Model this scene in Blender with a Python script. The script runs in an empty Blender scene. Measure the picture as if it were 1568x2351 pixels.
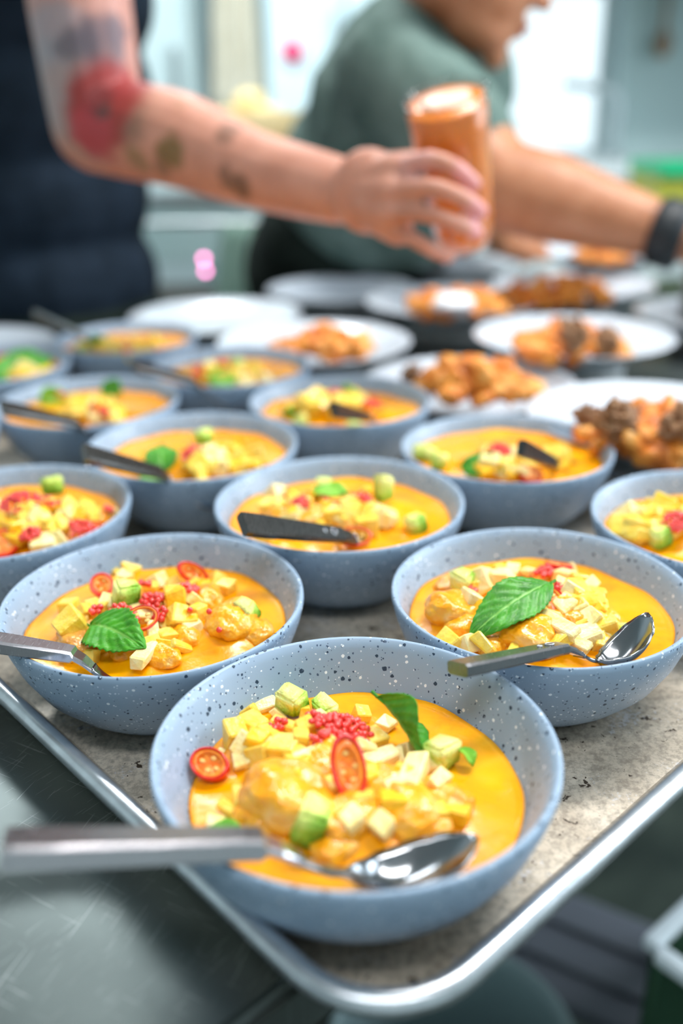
import bpy, bmesh, math, random
from mathutils import Vector, Matrix, Quaternion, noise
from math import sin, cos, pi, radians
R = random.Random(7)
scene = bpy.context.scene
COL = scene.collection
IW, IH = 1568, 2351
ZR = 0.97            # world height of the bowl rims
# ---------------------------------------------------------------- camera
F_PX, TH, CH, ROLL = 2149.08, 0.408563, 0.24743, -0.016704
CAM = Vector((0, 0, ZR + CH))
FW = Vector((0, cos(TH), -sin(TH))); UP0 = Vector((0, sin(TH), cos(TH))); X0 = Vector((1, 0, 0))
RT = X0 * cos(ROLL) + UP0 * sin(ROLL); UP = -X0 * sin(ROLL) + UP0 * cos(ROLL)
cd = bpy.data.cameras.new('camera'); cam = bpy.data.objects.new('camera', cd); COL.objects.link(cam)
cam.matrix_world = Matrix(((RT.x, UP.x, -FW.x, CAM.x), (RT.y, UP.y, -FW.y, CAM.y), (RT.z, UP.z, -FW.z, CAM.z), (0, 0, 0, 1)))
cd.sensor_fit = 'VERTICAL'; cd.sensor_height = 36; cd.sensor_width = 24; cd.lens = F_PX / IH * 36
cd.clip_start = 0.02; cd.clip_end = 50
cd.dof.use_dof = True; cd.dof.focus_distance = 0.468; cd.dof.aperture_fstop = 2.5
scene.camera = cam
# ---------------------------------------------------------------- world, exposure
w = bpy.data.worlds.new('world'); scene.world = w; w.use_nodes = True
w.node_tree.nodes['Background'].inputs[0].default_value = (0.80, 0.93, 1.0, 1)
w.node_tree.nodes['Background'].inputs[1].default_value = 1.5
vs = scene.view_settings
vs.view_transform = 'Standard'; vs.look = 'None'; vs.exposure = 0.08; vs.gamma = 1; vs.use_curve_mapping = False
CEIL = 2.75
def area(name, loc, size, power, color, target):
    l = bpy.data.lights.new(name, 'AREA'); l.shape = 'RECTANGLE'; l.size, l.size_y = size; l.energy = power; l.color = color
    o = bpy.data.objects.new(name, l); COL.objects.link(o); o.location = loc
    o.rotation_euler = (Vector(target) - Vector(loc)).to_track_quat('-Z', 'Y').to_euler(); return o
area('ceiling_tube_light', (0.75, 1.15, CEIL - .08), (1.3, .25), 44, (1.0, .985, .96), (0.75, 1.15, 0))
area('ceiling_tube_light', (0.0, -0.35, CEIL - .08), (1.3, .25), 11, (.93, .97, 1.0), (0.0, -.35, 0))
area('ceiling_tube_light', (-0.7, 2.6, CEIL - .08), (1.3, .25), 38, (.93, .98, 1.0), (-.7, 2.6, 0))
# daylight entering by the window in the right wall
area('window_daylight', (2.25, 1.0, 1.75), (1.5, 1.1), 46, (.78, .9, 1.0), (0, .7, 1.0))

# ---------------------------------------------------------------- pixel helpers (turn a photo pixel into a place at a known height or depth)
def ray(px, py):
    u = (px - IW / 2) / F_PX; v = (py - IH / 2) / F_PX
    return FW + RT * u - UP * v
def at(px, py, zrel):
    d = ray(px, py); return CAM + d * ((ZR + zrel - CAM.z) / d.z)
def atZ(px, py, Z): return CAM + ray(px, py) * Z

# ---------------------------------------------------------------- object helpers
def tag(o, label=None, cat=None, group=None, kind=None):
    if label: o['label'] = label
    if cat: o['category'] = cat
    if group: o['group'] = group
    if kind: o['kind'] = kind
    return o
def link(name, me, mat=None, parent=None, loc=None):
    if mat is not None and not me.materials: me.materials.append(mat)
    o = bpy.data.objects.new(name, me); COL.objects.link(o)
    if parent: o.parent = parent
    if loc is not None: o.location = loc
    return o
def obj(name, bm, mat=None, parent=None, smooth=True, loc=None):
    me = bpy.data.meshes.new(name); bm.to_mesh(me); bm.free()
    if smooth: me.polygons.foreach_set('use_smooth', [True] * len(me.polygons))
    return link(name, me, mat, parent, loc)
def empty(name, loc=(0, 0, 0), rz=0):
    o = bpy.data.objects.new(name, None); COL.objects.link(o); o.location = loc; o.rotation_euler = (0, 0, rz)
    o.empty_display_size = .02; return o
def meshdata(name, bm, mat=None, smooth=True):
    me = bpy.data.meshes.new(name); bm.to_mesh(me); bm.free()
    if smooth: me.polygons.foreach_set('use_smooth', [True] * len(me.polygons))
    if mat: me.materials.append(mat)
    return me
def box(bm, c, s, rot=None, bev=0.0):
    r = bmesh.ops.create_cube(bm, size=1.0); vs_ = r['verts']
    bmesh.ops.scale(bm, vec=s, verts=vs_)
    if bev > 0:
        ed = list({e for v in vs_ for e in v.link_edges})
        rr = bmesh.ops.bevel(bm, geom=ed, offset=bev, segments=2, affect='EDGES', profile=.6)
        vs_ = list({v for v in vs_ if v.is_valid} | {v for v in rr['verts'] if v.is_valid})
    if rot: bmesh.ops.rotate(bm, cent=(0, 0, 0), matrix=rot, verts=vs_)
    bmesh.ops.translate(bm, vec=c, verts=vs_)
def bx(name, lo, hi, mat, parent=None, bev=0.004):
    bm = bmesh.new(); lo = Vector(lo); hi = Vector(hi)
    box(bm, (lo + hi) / 2, hi - lo, None, min(bev, min(hi - lo) * .4)); return obj(name, bm, mat, parent, False)
def lathe(bm, prof, n=64, closed=False, c=(0, 0, 0), wob=None):
    rings = []
    for (r, z) in prof:
        if r < 1e-6: rings.append([bm.verts.new((c[0], c[1], c[2] + z))]); continue
        ring = []
        for i in range(n):
            a = 2 * pi * i / n; k = 1 if wob is None else 1 + wob(a, z)
            ring.append(bm.verts.new((c[0] + r * k * cos(a), c[1] + r * k * sin(a), c[2] + z)))
        rings.append(ring)
    for A, B in zip(rings, rings[1:] + ([rings[0]] if closed else [])):
        if len(A) == 1 and len(B) == 1: continue
        for i in range(n):
            j = (i + 1) % n
            try:
                if len(A) == 1: bm.faces.new((A[0], B[i], B[j]))
                elif len(B) == 1: bm.faces.new((A[i], B[0], A[j]))
                else: bm.faces.new((A[i], B[i], B[j], A[j]))
            except ValueError: pass
    bmesh.ops.recalc_face_normals(bm, faces=bm.faces)
def tube(bm, pts, rad, n=14, cap=True):
    pts = [Vector(p) for p in pts]
    if not isinstance(rad, (list, tuple)): rad = [rad] * len(pts)
    prev = None; rings = []
    for i, p in enumerate(pts):
        t = (pts[min(i + 1, len(pts) - 1)] - pts[max(i - 1, 0)]).normalized()
        if prev is None:
            prev = t.orthogonal().normalized()
        prev = (prev - t * prev.dot(t)).normalized(); b = t.cross(prev)
        rings.append([bm.verts.new(p + (prev * cos(2 * pi * k / n) + b * sin(2 * pi * k / n)) * rad[i]) for k in range(n)])
    for A, B in zip(rings, rings[1:]):
        for k in range(n): bm.faces.new((A[k], A[(k + 1) % n], B[(k + 1) % n], B[k]))
    if cap: bm.faces.new(rings[0][::-1]); bm.faces.new(rings[-1])
def ell(bm, c, s, rot=None, seg=20):
    r = bmesh.ops.create_uvsphere(bm, u_segments=seg, v_segments=seg // 2 + 2, radius=1.0)
    m = Matrix.Translation(Vector(c)) @ (rot.to_4x4() if rot else Matrix.Identity(4)) @ Matrix.Diagonal((s[0], s[1], s[2], 1))
    bmesh.ops.transform(bm, matrix=m, verts=r['verts'])
def catmull(pts, rad, k=4):
    P = [Vector(p) for p in pts]; o = []; ro = []
    for i in range(len(P) - 1):
        a, b, c, d = P[max(i - 1, 0)], P[i], P[i + 1], P[min(i + 2, len(P) - 1)]
        for j in range(k):
            t = j / k
            o.append(.5 * ((2 * b) + (c - a) * t + (2 * a - 5 * b + 4 * c - d) * t * t + (3 * b - a - 3 * c + d) * t ** 3))
            ro.append(rad[i] + (rad[i + 1] - rad[i]) * t)
    o.append(P[-1]); ro.append(rad[-1]); return o, ro
def limb(bm, pts, rad, n=16):      # rounded closed tapering limb through its joints
    p, r = catmull(pts, rad); tube(bm, p, r, n)
    ell(bm, p[0], (r[0],) * 3, seg=n); ell(bm, p[-1], (r[-1],) * 3, seg=n)
def remesh(o, vox, it=4):
    m = o.modifiers.new('merge', 'REMESH'); m.mode = 'VOXEL'; m.voxel_size = vox; m.use_smooth_shade = True
    s = o.modifiers.new('smooth', 'SMOOTH'); s.factor = .5; s.iterations = it
    return o

# ---------------------------------------------------------------- materials
def mat(name, col=(.8, .8, .8), rough=.5, metal=0, spec=.5, coat=0, sss=0, trans=0, ior=1.45, emis=None, es=0):
    m = bpy.data.materials.new(name); m.use_nodes = True; b = m.node_tree.nodes['Principled BSDF']
    b.inputs['Base Color'].default_value = (*col, 1); b.inputs['Roughness'].default_value = rough
    b.inputs['Metallic'].default_value = metal; b.inputs['Specular IOR Level'].default_value = spec
    b.inputs['Coat Weight'].default_value = coat; b.inputs['Coat Roughness'].default_value = .08
    b.inputs['Transmission Weight'].default_value = trans; b.inputs['IOR'].default_value = ior
    if sss:
        b.inputs['Subsurface Weight'].default_value = sss; b.inputs['Subsurface Scale'].default_value = .004
        b.inputs['Subsurface Radius'].default_value = (1, .4, .15)
    if emis: b.inputs['Emission Color'].default_value = (*emis, 1); b.inputs['Emission Strength'].default_value = es
    return m
class NT:
    def __init__(s, m): s.m = m; s.t = m.node_tree; s.b = s.t.nodes['Principled BSDF']
    def n(s, ty, **kw):
        x = s.t.nodes.new(ty)
        for k, v in kw.items():
            if k.startswith('i_'):
                key = k[2:]; key = int(key) if key.isdigit() else key.replace('_', ' ')
                x.inputs[key].default_value = v
            else: setattr(x, k, v)
        return x
    def l(s, a, b): s.t.links.new(a, b)
    def coord(s, which='Object', scale=None):
        tc = s.n('ShaderNodeTexCoord'); o = tc.outputs[which]
        if scale:
            mp = s.n('ShaderNodeMapping'); mp.inputs['Scale'].default_value = scale; s.l(o, mp.inputs[0]); o = mp.outputs[0]
        return o
    def noise(s, co, scale, detail=4, rough=.55, dist=0):
        x = s.n('ShaderNodeTexNoise'); x.inputs['Scale'].default_value = scale; x.inputs['Detail'].default_value = detail
        x.inputs['Roughness'].default_value = rough; x.inputs['Distortion'].default_value = dist; s.l(co, x.inputs['Vector']); return x.outputs['Fac']
    def ramp(s, fac, stops):
        r = s.n('ShaderNodeValToRGB'); e = r.color_ramp.elements
        while len(e) < len(stops): e.new(.5)
        for k, (p, c) in zip(e, stops): k.position = p; k.color = (*c, 1) if len(c) == 3 else c
        s.l(fac, r.inputs[0]); return r.outputs[0]
    def mix(s, fac, a, b):
        x = s.n('ShaderNodeMix', data_type='RGBA')
        for inp, v in ((0, fac), (6, a), (7, b)):
            if isinstance(v, (int, float)): x.inputs[inp].default_value = v
            elif isinstance(v, tuple): x.inputs[inp].default_value = (*v, 1)
            else: s.l(v, x.inputs[inp])
        return x.outputs[2]
    def math(s, op, a, b=None):
        x = s.n('ShaderNodeMath', operation=op)
        for i, v in enumerate((a, b)):
            if v is None: continue
            if isinstance(v, (int, float)): x.inputs[i].default_value = v
            else: s.l(v, x.inputs[i])
        return x.outputs[0]
    def base(s, c): s.l(c, s.b.inputs['Base Color'])
    def bump(s, h, strength=.3, dist=.001):
        x = s.n('ShaderNodeBump'); x.inputs['Strength'].default_value = strength; x.inputs['Distance'].default_value = dist
        s.l(h, x.inputs['Height']); s.l(x.outputs[0], s.b.inputs['Normal'])
def noisy(name, c1, c2, scale, rough=.5, metal=0, bump=0, bd=.001, stretch=None, lo=.35, hi=.65, **kw):
    m = mat(name, c1, rough, metal, **kw); t = NT(m); co = t.coord('Object', stretch)
    f = t.noise(co, scale); t.base(t.ramp(f, [(lo, c1), (hi, c2)]))
    if bump: t.bump(f, bump, bd)
    return m
# speckled stoneware-look melamine
def speck_mat():
    m = mat('speckled_stoneware', rough=.38, spec=.45); t = NT(m); co = t.coord()
    base = t.ramp(t.noise(co, 14, 3), [(.3, (.26, .355, .475)), (.7, (.315, .415, .545))])
    def specks(scale, lo, k, seed):
        mp = t.n('ShaderNodeMapping'); mp.inputs['Location'].default_value = seed; t.l(co, mp.inputs[0])
        nz = t.n('ShaderNodeTexNoise'); nz.inputs['Scale'].default_value = 900; t.l(mp.outputs[0], nz.inputs['Vector'])
        ad = t.n('ShaderNodeMix', data_type='VECTOR'); ad.inputs[0].default_value = .0009
        t.l(mp.outputs[0], ad.inputs[4]); t.l(nz.outputs['Color'], ad.inputs[5])
        v = t.n('ShaderNodeTexVoronoi'); v.inputs['Scale'].default_value = scale; t.l(ad.outputs[1], v.inputs['Vector'])
        sp = t.n('ShaderNodeSeparateColor'); t.l(v.outputs['Color'], sp.inputs[0])
        mr = t.n('ShaderNodeMapRange'); mr.inputs[1].default_value = lo; mr.inputs[2].default_value = 1; mr.inputs[3].default_value = 0; mr.inputs[4].default_value = k
        t.l(sp.outputs[0], mr.inputs[0]); return t.math('LESS_THAN', v.outputs['Distance'], mr.outputs[0])
    c = t.mix(specks(290, .62, .36, (3, 1, 2)), base, (.020, .045, .085))
    c = t.mix(specks(560, .66, .34, (9, 4, 1)), c, (.06, .10, .17))
    c = t.mix(specks(350, .70, .31, (5, 7, 3)), c, (.80, .86, .92))
    c = t.mix(specks(620, .76, .33, (2, 8, 6)), c, (.66, .74, .82))
    t.base(c); return m
M = {}
M['bowl'] = speck_mat()
def curry_mat():
    m = mat('curry_sauce', rough=.24, spec=.42, coat=.15); t = NT(m); co = t.coord()
    f = t.noise(co, 26, 4, .6, .6)
    c = t.ramp(f, [(.28, (.86, .27, .001)), (.46, (.96, .37, .0)), (.62, (.98, .43, .001)), (.80, (.98, .55, .04))])
    t.base(c); t.bump(t.noise(co, 140, 3), .35, .0012); return m
M['curry'] = curry_mat()
def chick_mat(name, a, b, c_):
    m = mat(name, rough=.24, spec=.5, coat=.3, sss=.15); t = NT(m); co = t.coord()
    f = t.noise(co, 1.1, 3, .5, .4); t.base(t.ramp(f, [(.36, a), (.54, b), (.72, c_)])); t.bump(t.noise(co, 2.2, 2), .18, .05); return m
M['chicken'] = chick_mat('sauced_chicken', (.90, .31, .002), (.94, .42, .015), (.95, .57, .20))
M['chicken_dark'] = chick_mat('browned_chicken', (.60, .25, .05), (.80, .38, .06), (.92, .46, .05))
def fruit(name, a, b, rough=.32):
    m = mat(name, rough=rough, spec=.5, coat=.15, sss=.2); t = NT(m); co = t.coord()
    t.base(t.ramp(t.noise(co, 1.6, 3), [(.35, a), (.65, b)])); t.bump(t.noise(co, 3, 2), .12, .05); return m
M['mango_pale'] = fruit('pale_mango', (.92, .71, .24), (.95, .80, .42))
M['mango_yellow'] = fruit('yellow_mango', (.93, .58, .035), (.95, .69, .13))
M['mango_gold'] = fruit('golden_mango', (.96, .46, .005), (.98, .60, .03))
M['avocado'] = None
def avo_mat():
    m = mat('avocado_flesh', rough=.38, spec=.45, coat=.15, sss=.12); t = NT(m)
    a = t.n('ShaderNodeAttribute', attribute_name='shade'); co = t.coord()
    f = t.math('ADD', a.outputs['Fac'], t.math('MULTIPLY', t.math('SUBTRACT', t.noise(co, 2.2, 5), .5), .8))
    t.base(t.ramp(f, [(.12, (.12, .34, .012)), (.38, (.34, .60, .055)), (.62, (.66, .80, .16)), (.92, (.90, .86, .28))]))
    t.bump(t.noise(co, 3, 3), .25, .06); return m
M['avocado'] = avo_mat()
M['chili_skin'] = mat('red_chili_skin', (.74, .006, .003), .16, spec=.6, coat=.5)
M['chili_flesh'] = noisy('chili_flesh', (.90, .13, .004), (.95, .30, .02), 260, .3, coat=.3)
M['chili_seed'] = mat('chili_seed', (.90, .55, .16), .4)
M['roe'] = mat('red_pearl', (.80, .035, .022), .1, spec=.7, coat=.6, sss=.1)
def leaf_mat(name, a, b, v_):
    m = mat(name, rough=.4, spec=.4); t = NT(m); co = t.coord()
    at_ = t.n('ShaderNodeAttribute', attribute_name='vein')
    t.base(t.mix(at_.outputs['Fac'], t.ramp(t.noise(co, 90, 4), [(.35, a), (.65, b)]), v_))
    t.bump(t.noise(co, 420, 4), .35, .0006)
    t.b.inputs['Subsurface Weight'].default_value = .1; t.b.inputs['Subsurface Scale'].default_value = .002
    return m
M['mint'] = leaf_mat('mint_leaf', (.028, .19, .006), (.06, .32, .011), (.24, .52, .10))
M['mint_light'] = leaf_mat('young_mint_leaf', (.13, .42, .02), (.26, .58, .05), (.5, .75, .25))
def steel(name, col=(.50, .52, .55), rough=.22, stretch=(4, 4, 200)):
    m = mat(name, col, rough, 1.0); t = NT(m); co = t.coord('Object', stretch)
    f = t.noise(co, 8, 3); mr = t.n('ShaderNodeMapRange'); mr.inputs[3].default_value = rough * .75; mr.inputs[4].default_value = rough * 1.35
    t.l(f, mr.inputs[0]); t.l(mr.outputs[0], t.b.inputs['Roughness']); return m
M['spoon'] = steel('spoon_steel', (.42, .40, .42), .24, (200, 20, 20))
M['spoon_dark'] = steel('dark_satin_spoon_steel', (.10, .095, .092), .27, (200, 20, 20))
M['spoon_mid'] = steel('grey_satin_spoon_steel', (.19, .19, .20), .24, (200, 20, 20))
M['spoon_head'] = steel('polished_spoon_steel', (.24, .25, .265), .15, (20, 20, 20))
M['steel'] = steel('kitchen_steel', (.52, .57, .58), .3)
def tray_mat():
    m = mat('worn_aluminium', rough=.42, metal=.35); t = NT(m); co = t.coord()
    f1 = t.noise(co, 9, 6, .65, .4)
    c = t.ramp(f1, [(.3, (.33, .265, .195)), (.5, (.56, .485, .39)), (.72, (.72, .66, .56))])
    fine = t.ramp(t.noise(co, 300, 4, .7), [(.38, (.55, .55, .55)), (.6, (1.1, 1.1, 1.1))])
    mm = t.n('ShaderNodeMix', data_type='RGBA', blend_type='MULTIPLY'); mm.inputs[0].default_value = .8; t.l(c, mm.inputs[6]); t.l(fine, mm.inputs[7])
    st = t.coord('Object', (1, 1, 1)); pit = t.noise(st, 190, 3, .6, .6)
    pit2 = t.math('MULTIPLY', t.math('GREATER_THAN', pit, .64), t.math('GREATER_THAN', t.noise(co, 26, 3), .49))
    c2 = t.mix(pit2, mm.outputs[2], (.055, .038, .025))
    wht = t.math('GREATER_THAN', t.math('MULTIPLY', t.noise(co, 22, 2), t.noise(co, 480, 4, .7)), .345)
    t.base(t.mix(t.math('MULTIPLY', wht, .6), c2, (.62, .62, .66))); t.bump(f1, .2, .002); return m
M['tray'] = tray_mat()
M['bead'] = noisy('tray_rim_aluminium', (.50, .52, .55), (.66, .69, .73), 60, .27, .9, .2, .0006)
def table_mat():
    m = mat('scratched_table_steel', rough=.34, metal=.85); t = NT(m)
    co = t.coord()
    c = t.ramp(t.noise(co, 5, 5, .6), [(.3, (.075, .088, .088)), (.7, (.17, .20, .195))])
    mk = None
    for ang, sc in ((.5, 1.0), (-.9, 1.3), (1.9, .8)):
        mp = t.n('ShaderNodeMapping'); m0 = t.n('ShaderNodeMapping'); m0.inputs['Rotation'].default_value = (0, 0, ang); t.l(co, m0.inputs[0]); mp.inputs['Scale'].default_value = (28 * sc, 1700 * sc, 1); t.l(m0.outputs[0], mp.inputs[0])
        g = t.math('GREATER_THAN', t.noise(mp.outputs[0], 1.0, 2, .5), .70); mk = g if mk is None else t.math('MAXIMUM', mk, g)
    t.base(t.mix(t.math('MULTIPLY', mk, .5), c, (.62, .66, .66))); return m
M['table'] = table_mat()
M['plate'] = mat('white_glazed_china', (.58, .63, .70), .2, spec=.5, coat=.3)
M['plate_base'] = mat('unglazed_plate_base', (.30, .31, .31), .5)
def food_mat():
    m = mat('fried_food', rough=.42, spec=.4, coat=.15); t = NT(m); co = t.coord()
    t.base(t.ramp(t.noise(co, 45, 5, .6, .5), [(.3, (.36, .09, .015)), (.45, (.72, .20, .02)), (.6, (.86, .36, .06)), (.75, (.86, .55, .24))]))
    t.bump(t.noise(co, 150, 4), .8, .003); return m
M['food'] = food_mat()
M['meat'] = noisy('fried_meat', (.52, .23, .10), (.85, .50, .28), 1.8, .4, 0, .8, .2)
M['skin'] = None

# ================================================================= ROOM
M['wall'] = noisy('painted_wall', (.62, .72, .73), (.70, .79, .80), 2, .6)
M['wall_white'] = noisy('white_wall_cladding', (.74, .86, .88), (.80, .90, .92), 2, .4)
M['floor'] = noisy('dark_kitchen_floor', (.018, .028, .022), (.05, .065, .05), 9, .45)
M['ceiling'] = mat('ceiling_paint', (.72, .75, .75), .8)
X0R, X1R, Y0R, Y1R = -2.3, 2.35, -1.6, 3.95
T = .1
def st(name, lo, hi, m, bev=0): return tag(bx(name, lo, hi, m, None, bev), kind='structure')
st('floor', (X0R - T, Y0R - T, -T), (X1R + T, Y1R + T, 0), M['floor'])
st('ceiling', (X0R - T, Y0R - T, CEIL), (X1R + T, Y1R + T, CEIL + T), M['ceiling'])
st('wall_left', (X0R - T, Y0R - T, 0), (X0R, Y1R + T, CEIL), M['wall'])
st('wall_front', (X0R, Y0R - T, 0), (X1R, Y0R, CEIL), M['wall'])
def wall_with_hole(name, axis, lo, hi, hlo, hhi, m):
    # wall slab with one rectangular window opening, built from four blocks joined
    bm = bmesh.new(); a = 0 if axis == 'x' else 1
    def b(l, h): box(bm, (Vector(l) + Vector(h)) / 2, Vector(h) - Vector(l))
    l, h = list(lo), list(hi)
    def sub(u0, u1, z0, z1):
        ll, hh = list(l), list(h); ll[a], hh[a], ll[2], hh[2] = u0, u1, z0, z1; b(ll, hh)
    sub(l[a], hlo[0], l[2], h[2]); sub(hhi[0], h[a], l[2], h[2]); sub(hlo[0], hhi[0], l[2], hlo[1]); sub(hlo[0], hhi[0], hhi[1], h[2])
    return tag(obj(name, bm, m, None, False), kind='structure')
WX = (0.36, 1.05); WZ = (1.02, 1.62)      # window behind the cooks
wall_with_hole('wall_back', 'x', (X0R, Y1R, 0), (X1R, Y1R + T, CEIL), (WX[0], WZ[0]), (WX[1], WZ[1]), M['wall_white'])
wall_with_hole('wall_right', 'y', (X1R, Y0R, 0), (X1R + T, Y1R, CEIL), (.3, 1.2), (1.8, 2.3), M['wall'])
M['glass'] = mat('window_glass', (.95, .98, .98), .02, trans=1.0)
M['frame'] = mat('white_window_frame', (.72, .8, .82), .4)
def window(name, axis, u0, u1, z0, z1, p):
    root = tag(empty(name, (0, 0, 0)), kind='structure')
    def q(l, h): return ((l[0], p + .02, l[1]), (h[0], p + .06, h[1])) if axis == 'x' else ((p + .02, l[0], l[1]), (p + .06, h[0], h[1]))
    f = .03
    for l, h in (((u0, z0), (u1, z0 + f)), ((u0, z1 - f), (u1, z1)), ((u0, z0 + f), (u0 + f, z1 - f)), ((u1 - f, z0 + f), (u1, z1 - f))):
        a, b = q(l, h); bx('window_frame', a, b, M['frame'], root, .003)
    a, b = q((u0 + f, z0 + f), (u1 - f, z1 - f)); a = list(a); b = list(b); k = 1 if axis == 'x' else 0; a[k] += .016; b[k] -= .02
    bx('pane', a, b, M['glass'], root, 0)
window('window_1', 'x', WX[0], WX[1], WZ[0], WZ[1], Y1R)
window('window_2', 'y', .3, 1.8, 1.2, 2.3, X1R)
M['lampglass'] = mat('lit_diffuser', (.9, .9, .9), .5, emis=(.95, .98, 1.0), es=4)
for i, (x, y, lb) in enumerate(((.75, 1.15, 'long white ceiling light above the food table'), (0, -.35, 'long white ceiling light behind the camera'), (-.7, 2.6, 'long white ceiling light above the back counter'))):
    e = tag(empty('ceiling_light', (x, y, CEIL)), lb, 'light')
    bx('light_housing', (-.68, -.15, -.03), (.68, .15, 0), M['frame'], e); bx('diffuser', (-.65, -.125, -.06), (.65, .125, -.031), M['lampglass'], e)

# ================================================================= TABLE
UA = Vector((-.678, .735, 0)); UB = Vector((.735, .678, 0)); CORN = Vector((.0109, .2096, 0))
Tz = ZR - .0625
def poly_slab(bm, pts, z0, z1):
    a = [bm.verts.new((p[0], p[1], z0)) for p in pts]; b = [bm.verts.new((p[0], p[1], z1)) for p in pts]
    bm.faces.new(a[::-1]); bm.faces.new(b); n = len(pts)
    for i in range(n): bm.faces.new((a[i], a[(i + 1) % n], b[(i + 1) % n], b[i]))
tb = tag(empty('prep_table', (-.03, .9, 0)), 'scratched stainless steel prep table under the trays, bowls and plates', 'table')
tb.location = (0, 0, 0)
E0 = Vector((-.034, .2465, 0))
pts = [E0 - UB * .62, E0 + UB * .78] + [Vector((x, y, 0)) for x, y in ((.84, 1.2), (.74, 1.84), (.10, 1.70), (-.12, 1.64), (-.28, 1.46), (-.33, 1.36), (-.80, 1.32), (-1.0, .5))]
bm = bmesh.new(); poly_slab(bm, pts, Tz - .035, Tz)
bmesh.ops.bevel(bm, geom=[e for e in bm.edges], offset=.006, segments=3, affect='EDGES')
obj('tabletop', bm, M['table'], tb, False)
cen = sum(pts, Vector()) / len(pts)
for p in (pts[0], pts[1], pts[3], pts[8]):
    q = p + (cen - p).normalized() * .12; bm = bmesh.new(); tube(bm, [(q.x, q.y, 0), (q.x, q.y, Tz - .034)], .02, 16); obj('leg', bm, M['steel'], tb)
# ================================================================= TRAYS
def tray(c, la, lb, label):
    root = tag(empty('sheet_tray', (0, 0, 0)), label, 'tray')
    rot = Matrix((( UB.x, UA.x, 0), (UB.y, UA.y, 0), (0, 0, 1)))
    def rr(inset, rad, z, n=9):
        o = []
        for (cx, cy, a0) in ((inset + rad, inset + rad, pi), (lb - inset - rad, inset + rad, 1.5 * pi), (lb - inset - rad, la - inset - rad, 0), (inset + rad, la - inset - rad, .5 * pi)):
            for k in range(n):
                a = a0 + k / (n - 1) * pi / 2; o.append(c + rot @ Vector((cx + rad * cos(a), cy + rad * sin(a), 0)) + Vector((0, 0, z)))
        return o
    bm = bmesh.new(); zf = ZR - .0585
    loops = [rr(.004, .038, ZR - .036), rr(.009, .036, ZR - .045), rr(.014, .034, ZR - .0535), rr(.020, .030, zf)]
    lo2 = [rr(.020, .030, zf - .0018), rr(.012, .034, ZR - .0545), rr(.0025, .038, ZR - .036)]
    V = [[bm.verts.new(p) for p in L] for L in lo2[::-1] + loops[::1]] if False else None
    A = [[bm.verts.new(p) for p in L] for L in loops]; B = [[bm.verts.new(p) for p in L] for L in lo2]
    def strip(U, W_, flip=False):
        n = len(U)
        for i in range(n):
            f = (U[i], U[(i + 1) % n], W_[(i + 1) % n], W_[i]); bm.faces.new(f[::-1] if flip else f)
    for a, b in zip(A, A[1:]): strip(a, b)
    bm.faces.new(A[-1])
    for a, b in zip(B, B[1:]): strip(a, b)
    bm.faces.new(B[0][::-1]); strip(B[-1], A[0])
    bmesh.ops.recalc_face_normals(bm, faces=bm.faces)
    obj('tray_pan', bm, M['tray'], root, False)
    bm = bmesh.new(); L = rr(.0, .042, ZR - .034, 12); n = len(L); rb = .0047; nn = 12; rings = []
    for i in range(n):
        t = (L[(i + 1) % n] - L[i - 1]).normalized(); s = t.cross(Vector((0, 0, 1)))
        rings.append([bm.verts.new(L[i] + s * rb * cos(2 * pi * k / nn) * 1.05 + Vector((0, 0, rb * sin(2 * pi * k / nn)))) for k in range(nn)])
    for i in range(n):
        P_, Q = rings[i], rings[(i + 1) % n]
        for k in range(nn): bm.faces.new((P_[k], Q[k], Q[(k + 1) % nn], P_[(k + 1) % nn]))
    bmesh.ops.recalc_face_normals(bm, faces=bm.faces)
    obj('rolled_rim', bm, M['bead'], root)
tray(CORN, .532, .500, 'worn aluminium sheet tray with rolled rim under the nearest curry bowls')
tray(CORN + UA * .548, .365, .500, 'second aluminium sheet tray behind, under the far left curry bowls')

# ================================================================= BOWLS WITH CURRY
IN = [(.0822, .0002), (.0800, -.004), (.0775, -.010), (.0735, -.020), (.066, -.033), (.055, -.045), (.040, -.052), (.020, -.0538), (0, -.054)]
OUT = [(.0, -.0573), (.044, -.0573), (.0475, -.0582), (.050, -.0570), (.058, -.0505), (.070, -.038), (.078, -.024), (.0825, -.012), (.0848, -.003), (.0846, .0002), (.0836, .0009)]
def inner_r(z):
    for (r0, z0), (r1, z1) in zip(IN, IN[1:]):
        if z1 <= z <= z0: return r0 + (r1 - r0) * (z - z0) / (z1 - z0)
    return .08
ITEMS = []
def proj(p):
    d = Vector(p) - CAM; return IW / 2 + F_PX * d.dot(RT) / d.dot(FW), IH / 2 - F_PX * d.dot(UP) / d.dot(FW)
def name_pieces(key, place, marks):
    its = []
    for (k, o, word) in ITEMS:
        if k != key: continue
        x, y = proj(o.location); best = min(marks, key=lambda m: (m[1] - x) ** 2 + ((m[2] - y) * 1.5) ** 2)
        dx, dy = x - best[1], y - best[2]
        d = ('left of' if dx < 0 else 'right of') if abs(dx) > abs(dy) * 1.2 else ('behind' if dy < 0 else 'in front of')
        its.append((word, d, best[0], dx * dx + dy * dy, o))
    its.sort(key=lambda t: t[3]); cnt = {}
    for w_, d, n_, _, o in its:
        k = (w_, d, n_); i = cnt.get(k, 0); cnt[k] = i + 1
        o['label'] = (w_ if i == 0 else ('second', 'third', 'fourth', 'fifth', 'sixth', 'seventh', 'eighth', 'ninth', 'tenth', 'eleventh', 'twelfth', 'thirteenth')[min(i, 12) - 1] + ' ' + w_) + ' ' + d + ' the ' + n_ + ', ' + place
class Bowl: pass
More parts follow.
